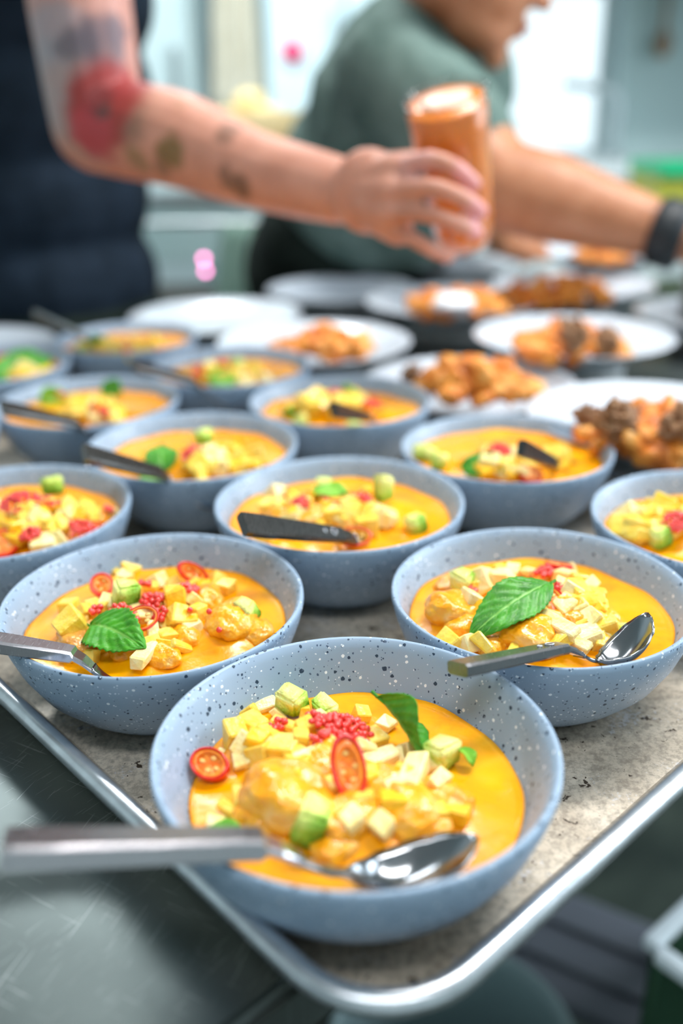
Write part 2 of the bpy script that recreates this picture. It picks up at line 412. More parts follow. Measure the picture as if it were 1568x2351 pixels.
def make_bowl(key, cx, cy, D, zc, phrase, mound, label, seed):
    b = Bowl(); b.key = key; b.k = D / .17; b.c = Vector((cx, cy, ZR)); b.phrase = phrase
    rnd = random.Random(seed)
    p1, p2 = rnd.random() * 6, rnd.random() * 6
    bm = bmesh.new(); lathe(bm, [(0, OUT[0][1])] + OUT[1:] + IN, 96, False, wob=lambda a, z: .006 * sin(2 * a + p1) + .004 * sin(3 * a + p2))
    o = obj('curry_bowl', bm, M['bowl']); o.location = b.c; o.scale = (b.k, b.k, 1); o.rotation_euler = (0, 0, 0)
    tag(o, label, 'bowl', 'speckled blue-grey curry bowls')
    b.zc = zc; b.R = inner_r(zc) * b.k - .0002
    b.bumps = []
    for (px, py, h, s) in mound:
        q = at(px, py, zc + h * .7); b.bumps.append((q.x, q.y, h, s))
    def H(x, y):
        r = math.hypot(x - cx, y - cy) / b.R; fade = max(0, 1 - r ** 5) if r < 1 else 0
        z = 0
        for (bx_, by_, h, s) in b.bumps: z = max(z, h * math.exp(-((x - bx_) ** 2 + (y - by_) ** 2) / (s * s)))
        n = noise.noise(Vector((x * 70, y * 70, seed))) * .0011 + noise.noise(Vector((x * 200, y * 200, seed))) * .0004
        return ZR + zc + (z * .9 + n) * fade
    b.H = H
    def hit(px, py, off=0):
        z = ZR + zc + .006
        for _ in range(25):
            p = at(px, py, z - ZR); z = .5 * z + .5 * (H(p.x, p.y) + off)
        return at(px, py, z - ZR)
    b.hit = hit
    bm = bmesh.new(); nr, na = 34, 84; rings = [[bm.verts.new((0, 0, H(cx, cy) - ZR))]]
    for i in range(1, nr + 1):
        r = b.R * i / nr; rg = []
        for j in range(na):
            a = 2 * pi * j / na; rw = r * (1 + .006 * sin(2 * a + p1) + .004 * sin(3 * a + p2)) ; x, y = rw * cos(a), rw * sin(a)
            z = H(cx + x, cy + y) - ZR
            if i == nr: z = zc + .0009 + .0006 * sin(5 * a + p1) + .0005 * sin(11 * a + p2)
            rg.append(bm.verts.new((x, y, z)))
        rings.append(rg)
    rg = [bm.verts.new((b.R * .93 * cos(2 * pi * j / na), b.R * .93 * sin(2 * pi * j / na), zc - .007)) for j in range(na)]; rings.append(rg)
    for A, B in zip(rings, rings[1:]):
        for j in range(na):
            k = (j + 1) % na
            if len(A) == 1: bm.faces.new((A[0], B[j], B[k]))
            else: bm.faces.new((A[j], B[j], B[k], A[k]))
    bm.faces.new(rings[-1][::-1])
    c = obj('curry', bm, M['curry']); c.location = b.c
    tag(c, 'glossy orange curry sauce in the ' + phrase, 'curry')
    return b

def jit_cube(seed, s=(1, 1, 1), j=.12, bev=.07):
    r = random.Random(seed); bm = bmesh.new(); bmesh.ops.create_cube(bm, size=1)
    for v in bm.verts: v.co = Vector((v.co.x * s[0], v.co.y * s[1], v.co.z * s[2])) + Vector([r.uniform(-j, j) for _ in range(3)])
    bmesh.ops.bevel(bm, geom=list(bm.edges), offset=bev, segments=1, affect='EDGES'); return bm
MANGO = [[meshdata('mango_cube', jit_cube(i * 7 + k, [(1, 1, 1), (1.2, .9, .8), (1.7, .7, .6), (1.1, 1.1, .55), (.9, .8, 1)][i]), M[m], False) for i in range(5)] for k, m in enumerate(('mango_pale', 'mango_yellow', 'mango_gold'))]
STRIP = meshdata('mango_strip', jit_cube(90, (2.3, .75, .4), .1, .05), M['mango_pale'], False)
def lump(seed, amp=.25, sub=3, fr=1.4, sc=(1, 1, .7)):
    bm = bmesh.new(); bmesh.ops.create_icosphere(bm, subdivisions=sub, radius=1)
    for v in bm.verts:
        n = v.co.normalized(); d = 1 + amp * noise.fractal(n * fr + Vector((seed * 3.1, 0, 0)), 1, 2, 4)
        v.co = Vector((n.x * sc[0], n.y * sc[1], n.z * sc[2])) * d
    return bm
CHK = [meshdata('chicken_piece', lump(i, .26, 4, 1.0, (1, .8, .55)), M['chicken']) for i in range(5)]
CHKD = [meshdata('chicken_piece', lump(i + 8, .4, 4, 1.5, (1, .8, .55)), M['chicken_dark']) for i in range(2)]
def avo_mesh(i):
    r = random.Random(200 + i); bm = bmesh.new(); bmesh.ops.create_cube(bm, size=1)
    for v in bm.verts: v.co += Vector([r.uniform(-.13, .13) for _ in range(3)])
    bmesh.ops.bevel(bm, geom=list(bm.edges), offset=.11, segments=2, affect='EDGES')
    bmesh.ops.triangulate(bm, faces=bm.faces); bmesh.ops.subdivide_edges(bm, edges=bm.edges, cuts=2, use_grid_fill=True)
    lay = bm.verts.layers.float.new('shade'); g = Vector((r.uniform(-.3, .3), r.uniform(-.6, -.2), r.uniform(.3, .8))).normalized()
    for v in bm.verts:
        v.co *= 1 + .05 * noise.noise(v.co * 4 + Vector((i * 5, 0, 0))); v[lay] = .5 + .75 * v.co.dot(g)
    return meshdata('avocado_cube', bm, M['avocado'], True)
AVO = [avo_mesh(i) for i in range(5)]
SPH = None
bm = bmesh.new(); bmesh.ops.create_icosphere(bm, subdivisions=2, radius=1); SPH = meshdata('pearl', bm, M['roe'])
def rq(rnd, lim=1.0):
    return Quaternion((rnd.gauss(0, 1), rnd.gauss(0, 1), rnd.gauss(0, 1)), rnd.uniform(0, lim * pi)) @ Quaternion((0, 0, 1), rnd.uniform(0, 2 * pi))
def put(me, name, p, q, s, label, cat, group=None):
    o = link(name, me); o.location = p; o.rotation_mode = 'QUATERNION'; o.rotation_quaternion = q; o.scale = (s,) * 3 if isinstance(s, (int, float)) else s
    return tag(o, label, cat, group)
def mango(b, px, py, mm, kind=None, rnd=R, lift=.30, lvl=0):
    s = mm / 1000; k = kind if kind is not None else rnd.choice((0, 0, 1, 1, 1, 2))
    p = b.hit(px, py, s * lift + lvl)
    mk = rnd.choice(MANGO[k])
    o = put(mk, 'mango_cube', p, rq(rnd, .35), s * .95, 'diced mango cube in the ' + b.phrase, 'mango', 'mango cubes in the ' + b.phrase)
    ITEMS.append((b.key, o, ('pale', 'yellow', 'golden')[k] + ' mango cube')); return o
def strip(b, px, py, mm, yaw, lift=.2, label=None):
    s = mm / 2300; p = b.hit(px, py, s * lift)
    return put(STRIP, 'mango_strip', p, Quaternion((0, 0, 1), yaw) @ Quaternion((1, 0, 0), .5), s, label or ('pale mango strip on the curry in the ' + b.phrase), 'mango')
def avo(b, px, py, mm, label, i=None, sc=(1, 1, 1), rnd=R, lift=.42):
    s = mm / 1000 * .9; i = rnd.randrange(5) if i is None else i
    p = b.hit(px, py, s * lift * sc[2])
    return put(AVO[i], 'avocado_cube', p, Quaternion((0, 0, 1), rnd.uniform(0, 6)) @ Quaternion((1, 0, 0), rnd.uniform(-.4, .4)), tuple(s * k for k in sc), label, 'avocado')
def chick(b, px, py, mm, label_=None, dark=False, rnd=R, lift=.0):
    s = mm / 1000; p = b.hit(px, py, s * lift)
    o = put(rnd.choice(CHKD if dark else CHK), 'chicken_piece', p, Quaternion((0, 0, 1), rnd.uniform(0, 6)), s, 'curry-coated chicken lump in the ' + b.phrase, 'chicken', 'chicken pieces in the ' + b.phrase)
    ITEMS.append((b.key, o, ('browned' if dark else 'orange') + ' chicken lump')); return o
def roe(b, px, py, rad, n, label, single=False, joined=False, rnd=R):
    lf = {'B1': .001, 'B2L': .0035, 'B2R': .0025}.get(b.key, .006); c = b.hit(px, py, .0052 + lf); root = None
    name = 'red_pearl' if single else 'red_pearl_cluster'
    pos = []
    for i in range(n):
        for _ in range(30):
            a = rnd.uniform(0, 2 * pi); r = rad / 1000 * math.sqrt(rnd.random()); q = c + Vector((r * cos(a), r * sin(a), 0))
            q.z = b.H(q.x, q.y) + (.0014 if single else .0042 + lf) + (0.0036 * max(0, 1 - (r / (rad / 1000)) ** 2) * rnd.random() * min(1, rad / 5))
            if all((q - o).length > .0023 for o in pos): break
        pos.append(q)
    if single:
        return put(SPH, 'red_pearl', c, Quaternion(), .0017, label, 'pearl')
    if joined:
        bm = bmesh.new()
        for q in pos: 
            r_ = bmesh.ops.create_icosphere(bm, subdivisions=1, radius=.0019); bmesh.ops.translate(bm, vec=q - c, verts=r_['verts'])
        o = obj('red_pearl_cluster', bm, M['roe']); o.location = c; o['kind'] = 'stuff'; return tag(o, label, 'pearls')
    root = tag(empty(name, c), label, 'pearls')
    for q in pos:
        o = link('pearl', SPH, parent=root); o.location = q - c; o.scale = (rnd.uniform(.0016, .0020),) * 3
    return root
def chili(b, px, py, a_mm, b_mm, h_mm, nrm, yaw, label, off=.3, wall=.16, flesh=True, p=None):
    """oblique slice of red chili: skin ring (the thing), flesh, seeds; nrm = direction the cut face looks"""
    A, B, Hh = a_mm / 2000, b_mm / 2000, h_mm / 1000
    q = Vector(nrm).to_track_quat('Z', 'Y') @ Quaternion((0, 0, 1), yaw)
    p = p or b.hit(px, py, max(A, B) * off)
    def ring(r0, r1, h, top=.8):
        bm = bmesh.new(); n = 40; prof = [(r0, -h / 2), (r0 * 1.015, 0), (r0, h / 2 * top), ((r0 + r1) / 2, h / 2), (r1, h / 2 * top), (r1, -h / 2 * top)]
        rg = []
        for (r, z) in prof:
            rg.append([bm.verts.new((A * (r) * cos(2 * pi * i / n), B * r * sin(2 * pi * i / n), z)) for i in range(n)])
        for X, Y in zip(rg, rg[1:] + [rg[0]]):
            for i in range(n): bm.faces.new((X[i], Y[i], Y[(i + 1) % n], X[(i + 1) % n]))
        bmesh.ops.recalc_face_normals(bm, faces=bm.faces); return bm
    o = obj('chili_slice', ring(1, 1 - wall * .75, Hh), M['chili_skin']); o.location = p; o.rotation_mode = 'QUATERNION'; o.rotation_quaternion = q
    tag(o, label, 'chili')
    if flesh:
        obj('flesh', ring(1 - wall * .75, 1 - wall * 2.1, Hh * .75), M['chili_flesh'], o)
        bm = bmesh.new(); n = 28; k_ = 1 - wall * 2
        for zz in (-.0003, .0003):
            ctr = bm.verts.new((0, 0, zz)); rg = [bm.verts.new((A * k_ * cos(2 * pi * i / n) * (.98 if i % 2 else 1), B * k_ * sin(2 * pi * i / n), zz + .0004 * sin(i * 1.9))) for i in range(n)]
            for i in range(n):
                if not (a_mm > 16 and wall < .12 and i % 7 in (2, 3, 4, 5)): bm.faces.new((ctr, rg[i], rg[(i + 1) % n]))
        if wall > .12: obj('membrane', bm, M['chili_flesh'], o, False)
        else: bm.free()
        for k in range(4):
            bm = bmesh.new(); a = k * 1.7 + yaw; ell(bm, (A * .42 * cos(a), B * .42 * sin(a), .0004), (.0016, .0011, .0006), None, 8); obj('seed', bm, M['chili_seed'], o)
    return o
def leaf(base, tip, width, nrm, label, mat_='mint', curl=.12, fold=.18, wavy=.04, serr=.05, name='mint_leaf', blunt=.8):
    base = Vector(base); tip = Vector(tip); L = (tip - base).length; ux = (tip - base).normalized(); n = Vector(nrm).normalized()
    n = (n - ux * n.dot(ux)).normalized(); vy = n.cross(ux); nu, nv = 56, 24
    bm = bmesh.new(); lay = bm.verts.layers.float.new('vein'); G = []
    for i in range(nu + 1):
        u = i / nu; hw = width / 2 * max(.03, sin(pi * min(1, u ** blunt)) ** .75) if u < 1 else width * .01
        row = []
        for j in range(nv + 1):
            v = j / nv * 2 - 1; av = abs(v); t = (u - .30 * av) * 7.5; fr = t - math.floor(t); d = min(fr, 1 - fr)
            side = max(0, 1 - d / .10) * (1 if av < .92 else 0) if 0 < u - .30 * av * .6 else 0
            mid = max(0, 1 - av / .075); ve = max(mid, side * .45)
            sr = 1 + serr * (1 if av > .9 else 0) * (2 * ((u * 15) % 1) - .8)
            z = fold * av * hw + curl * L * (1 - (2 * u - 1) ** 2) + wavy * L * sin(u * 9 + v * 2) * av - .0005 * ve + .0006 * (d * 2) * (1 - mid) * (1 if av < .95 else .4)
            z += .02 * width * noise.noise(Vector((u * 9, v * 5, L * 400)))
            vtx = bm.verts.new(ux * (u * L) + vy * (v * hw * sr) + n * z); vtx[lay] = ve; row.append(vtx)
        G.append(row)
    for i in range(nu):
        for j in range(nv): bm.faces.new((G[i][j], G[i + 1][j], G[i + 1][j + 1], G[i][j + 1]))
    o = obj(name, bm, M[mat_]); o.location = base
    s = o.modifiers.new('thickness', 'SOLIDIFY'); s.thickness = .0004; s.offset = 0
    bm = bmesh.new(); pts_ = [(-ux * .004 - n * .001), ux * .001, ux * L * .12 + n * (curl * L * .42 - .0002)]
    tube(bm, pts_, [.0009, .0008, .0004], 8); obj('stem', bm, M[mat_], o)
    return tag(o, label, 'mint leaf')
TOC = lambda p: (CAM - Vector(p)).normalized()

# ---- spoon
def spoon(E, Tp, label, upv=(0, 0, 1), dip=.010, ts=1.0, wS=1.0, tipup=.006, mark=False, hs=1.0, hm='spoon_dark'):
    E = Vector(E); Tp = Vector(Tp); L = (Tp - E).length; ux = (Tp - E).normalized(); up = Vector(upv); up = (up - ux * up.dot(ux)).normalized(); vy = up.cross(ux)
    def W_(u):
        pts = [(0, .0074), (.04, .0078), (.3, .0068), (.5, .0056), (.58, .0048), (.64, .0030), (.70, .0030), (.75, .010), (.81, .0165), (.88, .0188), (.94, .0160), (.98, .0098), (1, .002)]
        for (a, x), (b_, y) in zip(pts, pts[1:]):
            if a <= u <= b_: t = (u - a) / (b_ - a); t = t * t * (3 - 2 * t); return (x + (y - x) * t) * wS * (hs if u > .68 else 1)
        return .002
    def Th(u): return ts * .0062 - .0012 * u / .55 if u < .52 else (.0034 if u < .6 else .0022)
    def C(u):
        if u < .5: return 0
        t = (u - .5) / .2
        if u < .72: return -dip * (t * t * (3 - 2 * t)) if t < 1 else -dip
        t = (u - .72) / .28; return -dip + (tipup) * t * t
    def Dc(u): return .0075 * wS * max(0, sin(pi * min(1, max(0, (u - .70) / .30)))) ** .8 if u > .70 else 0
    def part(us):
        bm = bmesh.new(); rings = []
        for u in us:
            w_, th, c, d = W_(u), Th(u), C(u), Dc(u); ring = []; m = 10
            be = .0011 if u < .6 else .0004
            for i in range(m + 1):
                y = w_ * (2 * i / m - 1); e = be if i in (0, m) else 0; ring.append((y, c + th / 2 - e - d * (1 - (y / w_) ** 2)))
            for i in range(m + 1):
                y = w_ * (1 - 2 * i / m); e = be if i in (0, m) else 0; ring.append((y, c - th / 2 + e - d * (1 - (y / w_) ** 2)))
            rings.append([bm.verts.new(ux * (u * L) + vy * y + up * z) for y, z in ring])
        for A, B in zip(rings, rings[1:]):
            n = len(A)
            for k in range(n): bm.faces.new((A[k], A[(k + 1) % n], B[(k + 1) % n], B[k]))
        bm.faces.new(rings[0][::-1]); bm.faces.new(rings[-1]); bmesh.ops.recalc_face_normals(bm, faces=bm.faces)
        return bm
    root = tag(empty('spoon', E), label, 'spoon')
    h = obj('handle', part([0, .006, .02, .1, .2, .3, .4, .48, .515, .525, .56, .60]), M[hm], root, False)
    obj('spoon_head', part([.598 + .402 * i / 34 for i in range(35)]), M['spoon_head'], root, True)
    if mark:
        for du in (.40, .45):
            bm = bmesh.new(); r_ = bmesh.ops.create_circle(bm, segments=16, radius=.0012 if du < .42 else .0022, cap_ends=False)
            n = len(r_['verts']); q = Vector((0, 0, 1)).rotation_difference(up)
            ps = [q @ Vector((cos(2 * pi * k / 16), sin(2 * pi * k / 16), 0)) * (.0012 if du < .42 else .0022) + ux * (du * L) + up * .0030 for k in range(17)]
            bm.free(); bm = bmesh.new(); tube(bm, ps, .0003, 6); obj('stamped_mark', bm, M['bead'], root)
    return root, L
# ================================================================= BOWL CONTENTS
def bl(pos, what='speckled blue-grey curry bowl'): return what + ' ' + pos
B1 = make_bowl('B1', .0042, .3256, .1720, -.0245, 'frontmost bowl', [(670, 1810, .013, .027), (860, 1860, .011, .026), (720, 1700, .014, .024), (990, 1820, .009, .022), (570, 1700, .010, .018)], 'frontmost speckled blue-grey bowl in the corner of the tray', 11)
B2L = make_bowl('B2L', -0.1045, 0.458, 0.1662, -.0185, 'left bowl of the second row', [(290, 1400, .011, .026), (420, 1400, .012, .024), (530, 1430, .012, .028), (350, 1480, .009, .022), (180, 1450, .009, .018)], 'speckled blue-grey bowl at left in the second row, behind the frontmost bowl', 12)
B2R = make_bowl('B2R', 0.11, 0.4587, 0.165, -.0175, 'right bowl of the second row', [(1060, 1400, .014, .020), (1200, 1420, .014, .028), (1290, 1380, .015, .024), (1350, 1430, .008, .02), (1130, 1345, .010, .018)], 'speckled blue-grey bowl at right in the second row, holding the largest mint leaf', 13)
B3C = make_bowl('B3C', -0.001, 0.5925, 0.1705, -.0145, 'middle bowl of the third row', [(700, 1170, .012, .026), (800, 1160, .013, .026), (880, 1150, .010, .022), (780, 1220, .008, .02)], 'speckled blue-grey bowl in the middle of the third row', 14)
B3L = make_bowl('B3L', -0.2285, 0.588, 0.167, -.014, 'third-row bowl cut off at the left edge', [(60, 1180, .018, .03), (150, 1200, .014, .028), (10, 1150, .016, .028)], 'blue-grey bowl cut off by the left edge in the third row', 15)
B3R = make_bowl('B3R', 0.248, 0.5535, 0.168, -.016, 'bowl cut off at the right edge', [(1500, 1190, .012, .03), (1560, 1200, .014, .03)], 'blue-grey bowl cut off by the right edge, beside the large mint leaf bowl', 16)
B4L = make_bowl('B4L', -0.119, 0.715, 0.1695, -.014, 'fourth-row bowl with a spoon, left of centre', [(440, 1060, .016, .026), (500, 1050, .012, .03)], 'blue-grey bowl left of centre in the fourth row', 17)
B4R = make_bowl('B4R', 0.131, 0.697, 0.165, -.012, 'bowl in front of the noodle plates at right', [(1130, 1060, .012, .03), (1220, 1060, .010, .03), (1010, 1060, .008, .02)], 'blue-grey bowl at right in the fourth row, in front of the white plates', 18)
B4E = make_bowl('B4E', -0.373, 0.745, 0.168, -.014, 'bowl barely showing at the left edge', [(-100, 1010, .01, .03)], 'blue-grey bowl of which only a rim sliver shows at the left edge', 19)
B5L = make_bowl('B5L', -0.2345, 0.844, 0.169, -.013, 'fifth-row bowl at left', [(230, 930, .014, .03), (180, 950, .010, .03)], 'blue-grey bowl at left in the fifth row, a dark spoon across it', 20)
B5C = make_bowl('B5C', 0.0005, 0.833, 0.166, -.014, 'fifth-row bowl in the middle', [(760, 930, .016, .03), (840, 940, .010, .025)], 'blue-grey bowl in the middle of the fifth row beside a white plate', 21)
B6C = make_bowl('B6C', -0.115, 0.965, 0.17, -.013, 'sixth-row bowl in the middle', [(500, 860, .013, .03), (560, 860, .010, .03)], 'blue-grey bowl in the sixth row, in front of the noodle plate', 22)
B6L = make_bowl('B6L', -0.376, 0.987, 0.17, -.013, 'sixth-row bowl at the left edge', [(20, 850, .010, .035)], 'blue-grey bowl at the left edge holding a big dark mint leaf', 23)
B7 = make_bowl('B7', -0.252, 1.105, 0.168, -.012, 'farthest bowl', [(290, 800, .014, .03), (200, 800, .010, .025)], 'farthest blue-grey bowl, a spoon rising from its left side', 24)

# ---- frontmost bowl
for (x, y, s) in ((660, 1830, 21), (800, 1880, 15), (930, 1860, 16), (1035, 1835, 11), (590, 1880, 11), (740, 1760, 17), (870, 1800, 14), (770, 1945, 10), (980, 1900, 10)): chick(B1, x, y, s)
for (x, y, s, k) in ((540, 1685, 13, 1), (575, 1665, 12, 1), (605, 1735, 11, 1), (655, 1725, 12, 1), (690, 1700, 10, 1), (735, 1650, 8, 0), (640, 1640, 8, 0), (857, 1692, 11, 1), (862, 1748, 13, 0), (952, 1775, 14, 0), (905, 1735, 9, 0), (553, 1745, 8, 0), (660, 1668, 10, 1), (700, 1668, 9, 1), (885, 1660, 8, 0), (830, 1640, 8, 1), (615, 1690, 10, 1), (780, 1740, 10, 0), (900, 1810, 9, 0), (560, 1710, 10, 0), (940, 1725, 9, 0), (690, 1760, 9, 2), (810, 1890, 10, 0), (530, 1860, 8, 1), (1000, 1870, 9, 1), (880, 1900, 9, 0), (640, 1780, 9, 1), (1010, 1790, 8, 0), (700, 1635, 7, 1)): mango(B1, x, y, s, k)
for i_, (x, y, s) in enumerate(((575, 1640, 9), (625, 1712, 10), (585, 1705, 11), (680, 1745, 10), (745, 1710, 9), (830, 1720, 10), (845, 1790, 10), (760, 1800, 9), (925, 1790, 10), (985, 1755, 9), (690, 1790, 11), (600, 1790, 10), (560, 1830, 9), (960, 1840, 10), (900, 1850, 11), (760, 1860, 9), (835, 1840, 9), (500, 1890, 8), (1050, 1870, 9), (640, 1860, 9))): mango(B1, x, y, s, (1, 0, 2, 1)[i_ % 4])
strip(B1, 592, 1622, 20, .5, .4, 'pale mango strip at the far left wall of the frontmost bowl')
strip(B1, 722, 1728, 19, .5, .8, 'pale mango strip left of the upright chili ring')
strip(B1, 500, 1735, 10, 1.2, .4, 'short pale mango strip beside the broken chili ring in the frontmost bowl')
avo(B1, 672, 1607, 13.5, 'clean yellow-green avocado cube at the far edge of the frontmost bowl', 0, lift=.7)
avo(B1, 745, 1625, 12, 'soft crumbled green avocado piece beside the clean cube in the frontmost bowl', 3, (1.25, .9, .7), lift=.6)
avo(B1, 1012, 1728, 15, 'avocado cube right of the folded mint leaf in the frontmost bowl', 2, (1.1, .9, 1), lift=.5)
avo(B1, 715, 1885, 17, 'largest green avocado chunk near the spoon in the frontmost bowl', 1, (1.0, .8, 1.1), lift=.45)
p = B1.hit(1085, 1760, .003); q = B1.hit(1055, 1720, .008)
leaf(q, p, .010, Vector((.8, -.4, .5)), 'small curled green mint scrap beside the avocado cube at right in the frontmost bowl', 'mint_light', .15, .3)
p = B1.hit(570, 1925, .003); q = B1.hit(475, 1918, .003)
leaf(q, p, .013, Vector((0, -.4, 1)), 'light green mint leaf by the spoon handle in the frontmost bowl', 'mint_light', .12, .1)
p = B1.hit(968, 1752, .004); q = B1.hit(868, 1600, .020)
leaf(q, p, .019, Vector((1, -.55, -.1)), 'narrow mint leaf folded edge-on in the frontmost bowl', 'mint', .05, .9, .05)
p = B1.hit(800, 1762, .014); n_ = TOC(p) + Vector((.1, .1, .1))
chili(B1, 800, 1762, 14.5, 28, 4, n_, .04, 'upright oval red chili ring in the middle of the frontmost bowl', p=p, wall=.24)
p = B1.hit(482, 1755, .006)
chili(B1, 482, 1755, 19, 14, 4.5, TOC(p) * .7 + Vector((-.3, 0, .5)), -.2, 'glossy red chili ring at the left edge of the frontmost bowl', p=p, wall=.17)
roe(B1, 788, 1668, 12.5, 64, 'large cluster of red pearls in the frontmost bowl')
roe(B1, 638, 1660, 4.2, 9, 'small knot of red pearls left of centre in the frontmost bowl')
roe(B1, 718, 1645, 4.6, 10, 'small knot of red pearls below the clean avocado cube')
roe(B1, 735, 1695, 5, 10, 'red pearls just left of the upright chili ring')
s1, L_ = spoon(at(8, 1950, .020), at(1095, 1925, -.008), 'nearest steel spoon, its blurred handle reaching the left edge', upv=(0.0, .30, 1), dip=.012, tipup=.012, wS=1.2, ts=1.5, hs=.72, hm='spoon'); print('S1', L_)

# ---- left bowl, second row
for (x, y, s, d) in ((530, 1425, 17, 0), (590, 1450, 11, 0), (425, 1460, 12, 0), (375, 1505, 11, 0), (175, 1480, 13, 1), (210, 1455, 10, 1), (470, 1380, 14, 0), (300, 1480, 12, 0), (500, 1355, 10, 0)): chick(B2L, x, y, s, None, d)
for (x, y, s, k) in ((300, 1300, 10, 1), (272, 1316, 8, 1), (402, 1375, 13, 2), (404, 1415, 13, 1), (158, 1395, 9, 1), (165, 1436, 14, 1), (195, 1405, 9, 1), (362, 1335, 10, 0), (440, 1378, 9, 0), (383, 1455, 9, 1), (330, 1505, 12, 0), (205, 1510, 10, 1), (478, 1368, 9, 0), (245, 1385, 9, 0), (215, 1385, 8, 1), (405, 1345, 7, 0), (360, 1395, 9, 0), (330, 1415, 9, 0), (455, 1405, 8, 1), (350, 1480, 9, 1), (260, 1340, 8, 1), (310, 1400, 8, 0), (495, 1335, 9, 1), (380, 1430, 8, 1), (185, 1420, 8, 1)): mango(B2L, x, y, s, k)
for i_, (x, y, s) in enumerate(((230, 1400, 9), (285, 1330, 9), (345, 1350, 8), (420, 1430, 10), (400, 1340, 8), (350, 1450, 9), (445, 1340, 8), (370, 1480, 9), (150, 1415, 9), (440, 1440, 9), (520, 1350, 9), (470, 1345, 8), (300, 1360, 9), (190, 1475, 8), (415, 1485, 9))): mango(B2L, x, y, s, (1, 0, 1, 2)[i_ % 4])
avo(B2L, 290, 1362, 15, 'pale green avocado cube beside the chili ring in the left second-row bowl', 1, lift=.6)
avo(B2L, 568, 1402, 14, 'avocado wedge near the right side of the left second-row bowl', 2, (.8, .8, 1.1), lift=.4)
n2 = B2L
p = n2.hit(234, 1343, .008); chili(n2, 0, 0, 14, 14.5, 4, TOC(p) + Vector((-.15, .3, .15)), .5, 'round red chili ring leaning left of the avocado cube', p=p, wall=.25)
p = n2.hit(442, 1316, .008); chili(n2, 0, 0, 20.5, 11.5, 4.5, TOC(p) + Vector((.25, 0, .2)), -.72, 'oval red chili ring at the back of the left second-row bowl', p=p, wall=.24)
p = n2.hit(324, 1420, .012); chili(n2, 0, 0, 19, 14, 2.6, TOC(p) * .8 + Vector((0, 0, .5)), .25, 'thin red chili ring lying behind the serrated mint leaf', p=p, wall=.10)
roe(n2, 352, 1378, 6.5, 26, 'red pearl cluster right of the pale avocado cube')
roe(n2, 425, 1348, 7, 24, 'red pearl cluster in front of the oval chili ring')
roe(n2, 333, 1338, 4, 9, 'few red pearls behind the pale avocado cube')
roe(n2, 275, 1402, 5.5, 14, 'red pearls above the serrated mint leaf')
roe(n2, 300, 1415, 4, 9, 'red pearls against the thin chili ring')
roe(n2, 368, 1407, 4, 9, 'red pearls between the golden mango cubes')
roe(n2, 218, 1398, 3.5, 6, 'orange-red pearls by the mango at left')
for (x, y, l) in ((480, 1404, 'single pearl at the top of the chicken lump in the left bowl'), (503, 1446, 'single pearl low on the chicken lump in the left bowl'), (130, 1502, 'single red pearl near the spoon in the left second-row bowl'), (436, 1400, 'single pearl beside the yellow mango cube')): roe(n2, x, y, 1, 1, l, single=True)
q = n2.hit(208, 1436, .006); p = n2.hit(333, 1490, .007)
leaf(q, p, .0285, TOC(p) * .75 + Vector((-.1, 0, .75)), 'broad serrated dark green mint leaf at front of the left second-row bowl', 'mint', .14, .06, .035, .07, blunt=.75)
q = n2.hit(205, 1455, .002); p = n2.hit(245, 1480, .002)
leaf(q, p, .012, Vector((0, -.3, 1)), 'small mint leaf tucked under the broad serrated leaf', 'mint', .1, .1)
s, L_ = spoon(at(-150, 1453, .012), at(462, 1548, -.011), 'steel spoon entering from the left edge into the second-row bowl', upv=(0, .15, 1), dip=.012, tipup=.004, wS=.95, hs=.62, ts=1.2, hm='spoon'); print('S2L', L_)

# ---- right bowl, second row
n2 = B2R
for (x, y, s, d) in ((1040, 1400, 16, 0), (1215, 1455, 18, 0), (1065, 1440, 12, 0), (1385, 1425, 11, 0), (1030, 1345, 10, 1), (1130, 1480, 10, 0), (1375, 1470, 9, 0), (1300, 1420, 15, 0), (1240, 1380, 15, 0)): chick(n2, x, y, s, None, d)
for (x, y, s, k) in ((1110, 1332, 13, 0), (1138, 1330, 10, 0), (1082, 1375, 11, 0), (1093, 1350, 9, 1), (1296, 1328, 12, 0), (1330, 1340, 13, 1), (1342, 1380, 15, 1), (1352, 1415, 13, 1), (1305, 1365, 13, 0), (1300, 1400, 12, 0), (1372, 1440, 13, 1), (1345, 1462, 13, 0), (1272, 1475, 13, 1), (1118, 1484, 13, 1), (1032, 1478, 11, 1), (1325, 1395, 12, 0), (1365, 1395, 10, 1), (1330, 1430, 11, 1), (1175, 1310, 9, 0), (1150, 1310, 8, 1), (1310, 1310, 8, 0), (1385, 1400, 9, 1), (1360, 1360, 11, 1), (1290, 1350, 11, 0), (1210, 1312, 8, 0), (1395, 1450, 8, 1), (1260, 1420, 9, 0)): mango(n2, x, y, s, k, lvl=.001)
strip(n2, 1283, 1432, 25, -1.0, .9, 'long cream mango strip at the front of the right second-row bowl')
strip(n2, 1318, 1470, 20, -.9, .7, 'broad cream mango strip just above the spoon neck')
for i_, (x, y, s) in enumerate(((1160, 1330, 10), (1275, 1310, 9), (1320, 1360, 12), (1360, 1420, 12), (1330, 1410, 12), (1290, 1460, 11), (1375, 1460, 10), (1250, 1400, 10), (1345, 1350, 11), (1100, 1400, 9), (1060, 1365, 8), (1240, 1480, 10), (1180, 1490, 9), (1075, 1480, 10), (1310, 1385, 12))): mango(B2R, x, y, s, (0, 1, 1, 0, 2)[i_ % 5], lvl=.001)
avo(n2, 1064, 1332, 14, 'rough green avocado cube at the back of the right second-row bowl', 3, lift=.7)
avo(n2, 1440, 1452, 11, 'small pale avocado bit behind the spoon head at right', 0, lift=.4)
